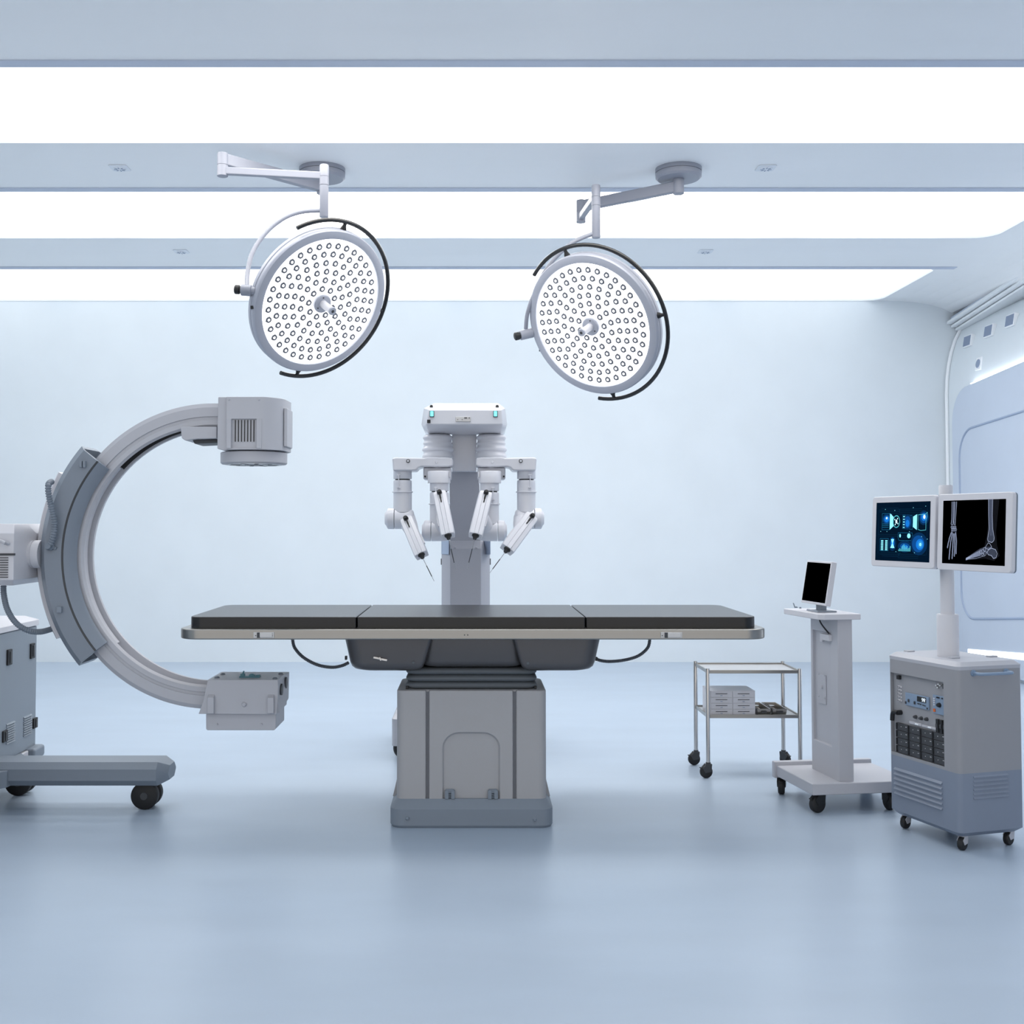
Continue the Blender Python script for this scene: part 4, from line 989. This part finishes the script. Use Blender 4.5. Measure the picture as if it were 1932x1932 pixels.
for a, b in ((.32,.55),(.56,.82)): 
    o = kbox(a, .565+(a-.3)*.02, b, .60, .004, 'cable_tray', 'plastic', t); kbox(a+.12, .575, a+.18, .595, .007, 'tray_clip', 'fixture_white', o)
for j in range(4):
    for i in range(4):
        u0 = .085+i*.228; v0 = .622+j*.094
        d = kbox(u0, v0, min(u0+.218, .995), v0+.088, .008, 'drive_bay', 'dark_grey', t, .0008)
        c = MB(); A_ = kpt(u0+.012, v0+.044); c.cbox((BX-.009, A_.y, A_.z), (.004,.005,.024)); c.build('bay_latch', 'black', d)
        c = MB()
        for uu, vv in ((.10,.04),(.19,.03),(.205,.03)): 
            if u0+uu < .98: A_ = kpt(u0+uu, v0+vv); c.cbox((BX-.0085, A_.y, A_.z), (.002,.0022,.0022))
        c.build('bay_light', 'plastic_light', d)
# louvres
a = kl(1688,1452,'x',0); b = kl(1779,1527,'x',0)
for i in range(6):
    z = kl(1779, 1478+i*9.6, 'x', 0).z; c = MB()
    c.hull([Vector((x, y, z+dz)) for y in (a.y, b.y) for x, dz in ((.001,-.005),(.001,.006),(-.007,-.004))]); c.build('louvre', 'console_blue', t, bevel=.001)
a = kl(1836,1463,'y',0); b = kl(1902,1463,'y',0)
for i in range(6):
    z = kl(1836, 1466+i*8, 'y', 0).z; c = MB()
    c.hull([Vector((x, y, z+dz)) for x in (a.x, b.x) for y, dz in ((.001,-.004),(.001,.005),(-.005,-.003))]); c.build('louvre', 'console_blue', t, bevel=.001)
# handle on the right face
a = kl(1836,1270,'y',0); b = kl(1890,1266,'y',0); hz = a.z
c = MB(); c.tube([(a.x, .0, hz), (a.x, -.025, hz), (a.x+.02, -.036, hz), (b.x-.0, -.036, hz), (b.x+.018, -.025, hz), (b.x+.018, 0, hz)], .0055, 10, smooth=4)
c.turn((a.x,.001,hz),(a.x,-.006,hz),[(0,.012),(1,.010)],16); c.turn((b.x+.018,.001,hz),(b.x+.018,-.006,hz),[(0,.012),(1,.010)],16)
c.build('push_handle', 'rack_blue', t)
for px, py in ((1707,1228),(1800,1242),(1880,1239)):
    v = kl(px, py, 'z', ztp); c = MB(); c.cbox((min(max(v.x,.03),KW-.03), min(max(v.y,.02),KL-.03), ztp+.002), (.034,.022,.006)); c.build('cap_tab', 'console_cap', t, bevel=.002)
for x, y, r_ in ((.035,.03,.4),(.03,.32,.3),(.235,.035,.3),(.235,.32,.2)): caster(t, x, y, .0225, .019, r_, zb+.01, fork='plastic', lever=False)
# pole
pc = kl(1789, 1239, 'z', ztp); pc = Vector((.112, .178, 0))
pz1, pz2 = kl(1789,1164,'y',pc.y).z, 0
MB().turn((pc.x,pc.y,ztp-.004), (pc.x,pc.y,.80), [(0,.0375),(.97,.0375),(1,.0355)], 36).build('pole_sleeve', 'plastic_light', t, smooth=40)
MB().turn((pc.x,pc.y,.78), (pc.x,pc.y,1.268), [(0,.024),(.99,.024),(1,.022)], 32).build('pole', 'plastic_light', t, smooth=40)
MB().cbox((pc.x-.03, pc.y-.03, 1.1), (.03,.2,.06)).build('screen_mount', 'plastic', t, bevel=.003)
# screens (face -x in console frame)
tl = math.radians(2.6); PX = .045
def twin(yc, wid, hgt, zc, name):
    T = Matrix.Translation((PX, yc, zc)) @ Matrix.Rotation(tl, 4, 'Y')
    # rounded slab in yz
    pts = rrect(wid/2, hgt/2, .012, 6)
    loops = []
    for x, i_ in ((-.010,.002),(-.008,0),(.006,0),(.012,.004)): 
        loops.append([T @ Vector((x, a*(1-i_/(wid/2)), b*(1-i_/(hgt/2)))) for a, b in pts])
    b_ = MB().loft(loops).build(name, 'plastic_light', t, smooth=30)
    sh = MB().loft([[T @ Vector((x, a*.996, b*.996)) for a, b in pts] for x in (.002, .013)]).build('shell', 'blue_grey_dark', b_, smooth=30)
    return b_, T
mcx = kl(1711, 1003, 'x', PX); mL0 = kl(1649,1003,'x',PX); mL1 = kl(1768,1003,'x',PX); mR0 = kl(1773,1003,'x',PX); mR1 = kl(1913.5,1003,'x',PX)
zcL = (kl(1768,933.5,'x',PX).z+kl(1768,1074,'x',PX).z)/2; hL = abs(kl(1768,933.5,'x',PX).z-kl(1768,1074,'x',PX).z)
yL = (mL0.y+mL1.y)/2; wL = abs(mL0.y-mL1.y); yR = (mR0.y+mR1.y)/2; wR = abs(mR0.y-mR1.y)
m1, T1 = twin(yL, wL, hL, zcL, 'screen'); m2, T2 = twin(yR, wR, hL*1.003, zcL, 'screen')
WF = [1.0]
class Scr:
    """flat glowing graphics on a screen: u 0..1 left-right, v 0..1 top-bottom"""
    def __init__(s, T, w_, h_, mats): s.T = T; s.w = w_; s.h = h_; s.mb = MB(); s.m = mats; s.n = 0; s.lift = 0
    def p(s, u, v, l): return s.T @ Vector((-.0103-l*.00012, (.5-u)*s.w, (.5-v)*s.h))
    def use(s, m, lift): s.mb.cur = s.m.index(m); s.lift = lift; return s
    def poly(s, pts): s.mb.add([s.p(u, v, s.lift) for u, v in pts], [list(range(len(pts)))]); return s
    def rect(s, u0, v0, u1, v1): return s.poly([(u0,v0),(u1,v0),(u1,v1),(u0,v1)])
    def line(s, pts, wd=.006, closed=False):
        n = len(pts); asp = s.w/s.h; wd *= WF[0]
        for i in range(n if closed else n-1):
            a, b = pts[i], pts[(i+1) % n]; dx, dy = (b[0]-a[0])*asp, b[1]-a[1]; L = math.hypot(dx, dy) or 1
            nx, ny = -dy/L*wd/2/asp, dx/L*wd/2; ex, ey = dx/L*wd*.4/asp, dy/L*wd*.4
            s.poly([(a[0]+nx-ex,a[1]+ny-ey),(b[0]+nx+ex,b[1]+ny+ey),(b[0]-nx+ex,b[1]-ny+ey),(a[0]-nx-ex,a[1]-ny-ey)])
        return s
    def ell(s, u, v, ru, rv, n=20): return s.poly([(u+ru*math.cos(2*PI*k/n), v+rv*math.sin(2*PI*k/n)) for k in range(n)])
    def ring(s, u, v, ru, rv, wd, n=28): return s.line([(u+ru*math.cos(2*PI*k/n), v+rv*math.sin(2*PI*k/n)) for k in range(n)], wd, True)
mats = ['scr_glow','scr_navy','scr_navy_edge','scr_line','scr_blue','scr_mid','scr_cyan','scr_teal','scr_pale']
g = Scr(T1, wL*.86, hL*.83, mats)
g.use('scr_navy',0).rect(0,0,1,1)
g.use('scr_navy_edge',1)
for v in (.10,.13,.16,.19,.86,.89,.92,.55,.58): g.line([(.05+random.random()*.15,v),(.4+random.random()*.1,v),(.44,v+.02),(.95-random.random()*.15,v+.02)], .005)
for u in (.05,.95): g.line([(u,.12),(u,.88)], .005)
g.use('scr_line',2)
for pts in ([(.12,.19),(.26,.19),(.27,.47),(.12,.47)], [(.51,.22),(.68,.23),(.69,.46),(.51,.45)], [(.43,.52),(.69,.52),(.70,.60),(.66,.65),(.45,.65),(.43,.60)], [(.09,.62),(.25,.62),(.25,.83),(.09,.83)]): g.line(pts, .006, True)
g.use('scr_glow',2.5).ell(.81,.70,.15,.19).ell(.21,.29,.09,.10).ell(.60,.34,.09,.13).ell(.89,.27,.09,.12).ell(.56,.75,.13,.10).ell(.33,.71,.07,.12)
g.use('scr_mid',3).ell(.80,.70,.11,.14).ell(.21,.29,.07,.07).ell(.60,.34,.06,.10).ell(.89,.27,.07,.09).ell(.56,.75,.09,.06)
g.use('scr_blue',4).ell(.83,.71,.07,.09).ell(.21,.29,.045,.05).ell(.60,.36,.035,.06).ell(.89,.26,.045,.06).ell(.33,.70,.035,.09).ell(.56,.76,.06,.04)
g.use('scr_cyan',5).poly([(.27,.19),(.34,.25),(.34,.41),(.27,.47)]).poly([(.70,.25),(.77,.21),(.77,.47),(.70,.42)])
g.poly([(.30,.63),(.36,.63),(.335,.70),(.37,.78),(.29,.78),(.325,.70)])
for i in range(7):
    v = .65+i*.026
    g.rect(.11,v,.155,v+.015); g.rect(.19,v,.235,v+.015)
g.ell(.47,.57,.014,.03).ell(.63,.57,.03,.04).ell(.84,.71,.02,.03)
g.use('scr_teal',6).ring(.395,.33,.062,.10,.014).ring(.84,.71,.035,.05,.007)
g.line([(.79,.22),(.92,.21),(.95,.18),(.95,.25),(.93,.30),(.93,.47),(.84,.48),(.79,.46),(.79,.22)], .008)
g.use('scr_pale',7).ell(.90,.255,.02,.035).ell(.395,.33,.017,.035).ell(.21,.27,.015,.02)
for k in range(4):
    a = k*PI/2+.6; g.ell(.395+.036*math.cos(a), .33+.06*math.sin(a), .008, .014, 8)
for i in range(12):
    h_ = [.03,.05,.04,.08,.10,.12,.09,.07,.09,.05,.06,.09][i]; g.use('scr_teal',7).rect(.445+i*.019,.83-h_,.457+i*.019,.83)
for i in range(5): g.use('scr_cyan',7).rect(.52,.24+i*.045,.55,.255+i*.045)
for i in range(3): g.use('scr_line',7).line([(.13,.37+i*.03),(.25,.37+i*.03)], .008)
for u, v in ((.18,.12),(.36,.14),(.70,.10),(.92,.08),(.30,.21),(.10,.5),(.22,.5),(.64,.5),(.86,.58),(.40,.84),(.74,.85),(.96,.62)): g.use('scr_cyan',7).ell(u,v,.005,.006,8)
for mm in g.m: pass
g.mb.build('display', mats, m1, smooth=0)
WF[0] = .72
mats = ['screen_black','xr_line','xr_mid','xr_dim','xr_halo']
g = Scr(T2, wR*.845, hL*.83, mats)
g.use('screen_black',0).rect(0,0,1,1)
# forearm and hand
g.use('xr_dim',1).poly([(.145,.02),(.225,.02),(.205,.37),(.145,.37)]).poly([(.14,.40),(.225,.40),(.235,.50),(.15,.50)])
g.use('xr_halo',0.5).poly([(.77,0),(.90,0),(.86,.5),(.88,.7),(.92,.85),(.84,.93),(.70,.90),(.40,.94),(.42,.88),(.68,.74),(.72,.55)])
g.use('xr_line',3)
for pts in ([(.148,.02),(.150,.30),(.140,.37),(.155,.39),(.178,.38)], [(.178,.02),(.180,.25),(.178,.38)], [(.192,.02),(.192,.25),(.185,.34)], [(.228,.02),(.218,.25),(.212,.39),(.195,.385),(.188,.34)]): g.line(pts, .008)
random.seed(3)
for i in range(9): g.ring(.15+(i % 4)*.022+(.01 if i > 3 else 0), .425+.035*(i//4), .011, .018, .005, 10)
fing = [((.150,.50),(.115,.62),(.098,.70),(.090,.75)), ((.168,.51),(.140,.68),(.128,.82),(.122,.93)), ((.187,.52),(.180,.70),(.176,.83),(.172,.92)), ((.205,.52),(.210,.70),(.212,.80),(.208,.88)), ((.222,.50),(.238,.65),(.235,.75),(.236,.84))]
for f_ in fing:
    for a, b in zip(f_[:-1], f_[1:]):
        u0, v0 = a; u1, v1 = b; g.use('xr_mid',2).line([(u0,v0+.006),(u1,v1-.006)], .020); g.use('xr_line',3).line([(u0+.006,v0+.01),(u1+.006,v1-.01)], .0035); g.line([(u0-.008,v0+.01),(u1-.008,v1-.01)], .0035)
        g.ring(u1, v1, .006, .008, .004, 8)
# lower leg and foot
g.use('xr_dim',1).poly([(.735,.0),(.80,.0),(.80,.40),(.84,.60),(.80,.655),(.74,.645),(.75,.40)])
g.poly([(.40,.90),(.62,.75),(.70,.72),(.78,.72),(.86,.76),(.87,.86),(.84,.90),(.74,.82),(.55,.88),(.42,.93)])
g.use('xr_line',3)
g.line([(.735,0),(.742,.25),(.755,.45),(.735,.60),(.742,.635),(.80,.655),(.83,.625),(.835,.58),(.81,.45),(.80,.25),(.80,0)], .009)
g.use('xr_mid',3).line([(.757,0),(.765,.3),(.775,.55)], .006).line([(.778,0),(.785,.3),(.80,.55)], .008)
g.use('xr_line',4)
g.line([(.745,.66),(.72,.70),(.70,.735),(.75,.76),(.80,.72),(.77,.67)], .007, True)
g.line([(.76,.76),(.80,.74),(.86,.76),(.885,.82),(.87,.88),(.83,.895),(.80,.85),(.75,.84),(.73,.80)], .009, True)
for (u, v, a, b) in ((.69,.76,.018,.03),(.665,.79,.02,.03),(.70,.82,.022,.03),(.635,.80,.018,.03),(.66,.84,.015,.02)): g.ring(u, v, a, b, .006, 12)
for i in range(5):
    a = (.63, .775+i*.018); b = (.52, .835+i*.012); c_ = (.45, .88+i*.006); d = (.40, .905+i*.006)
    for p_, q_ in ((a,b),(b,c_),(c_,d)):
        g.use('xr_line',4).line([p_, q_], .005); g.use('xr_mid',3).line([(p_[0],p_[1]+.01),(q_[0],q_[1]+.008)], .008)
g.use('xr_line',4).line([(.40,.925),(.55,.905),(.66,.87),(.70,.86)], .005)
g.mb.build('display', mats, m2, smooth=0)
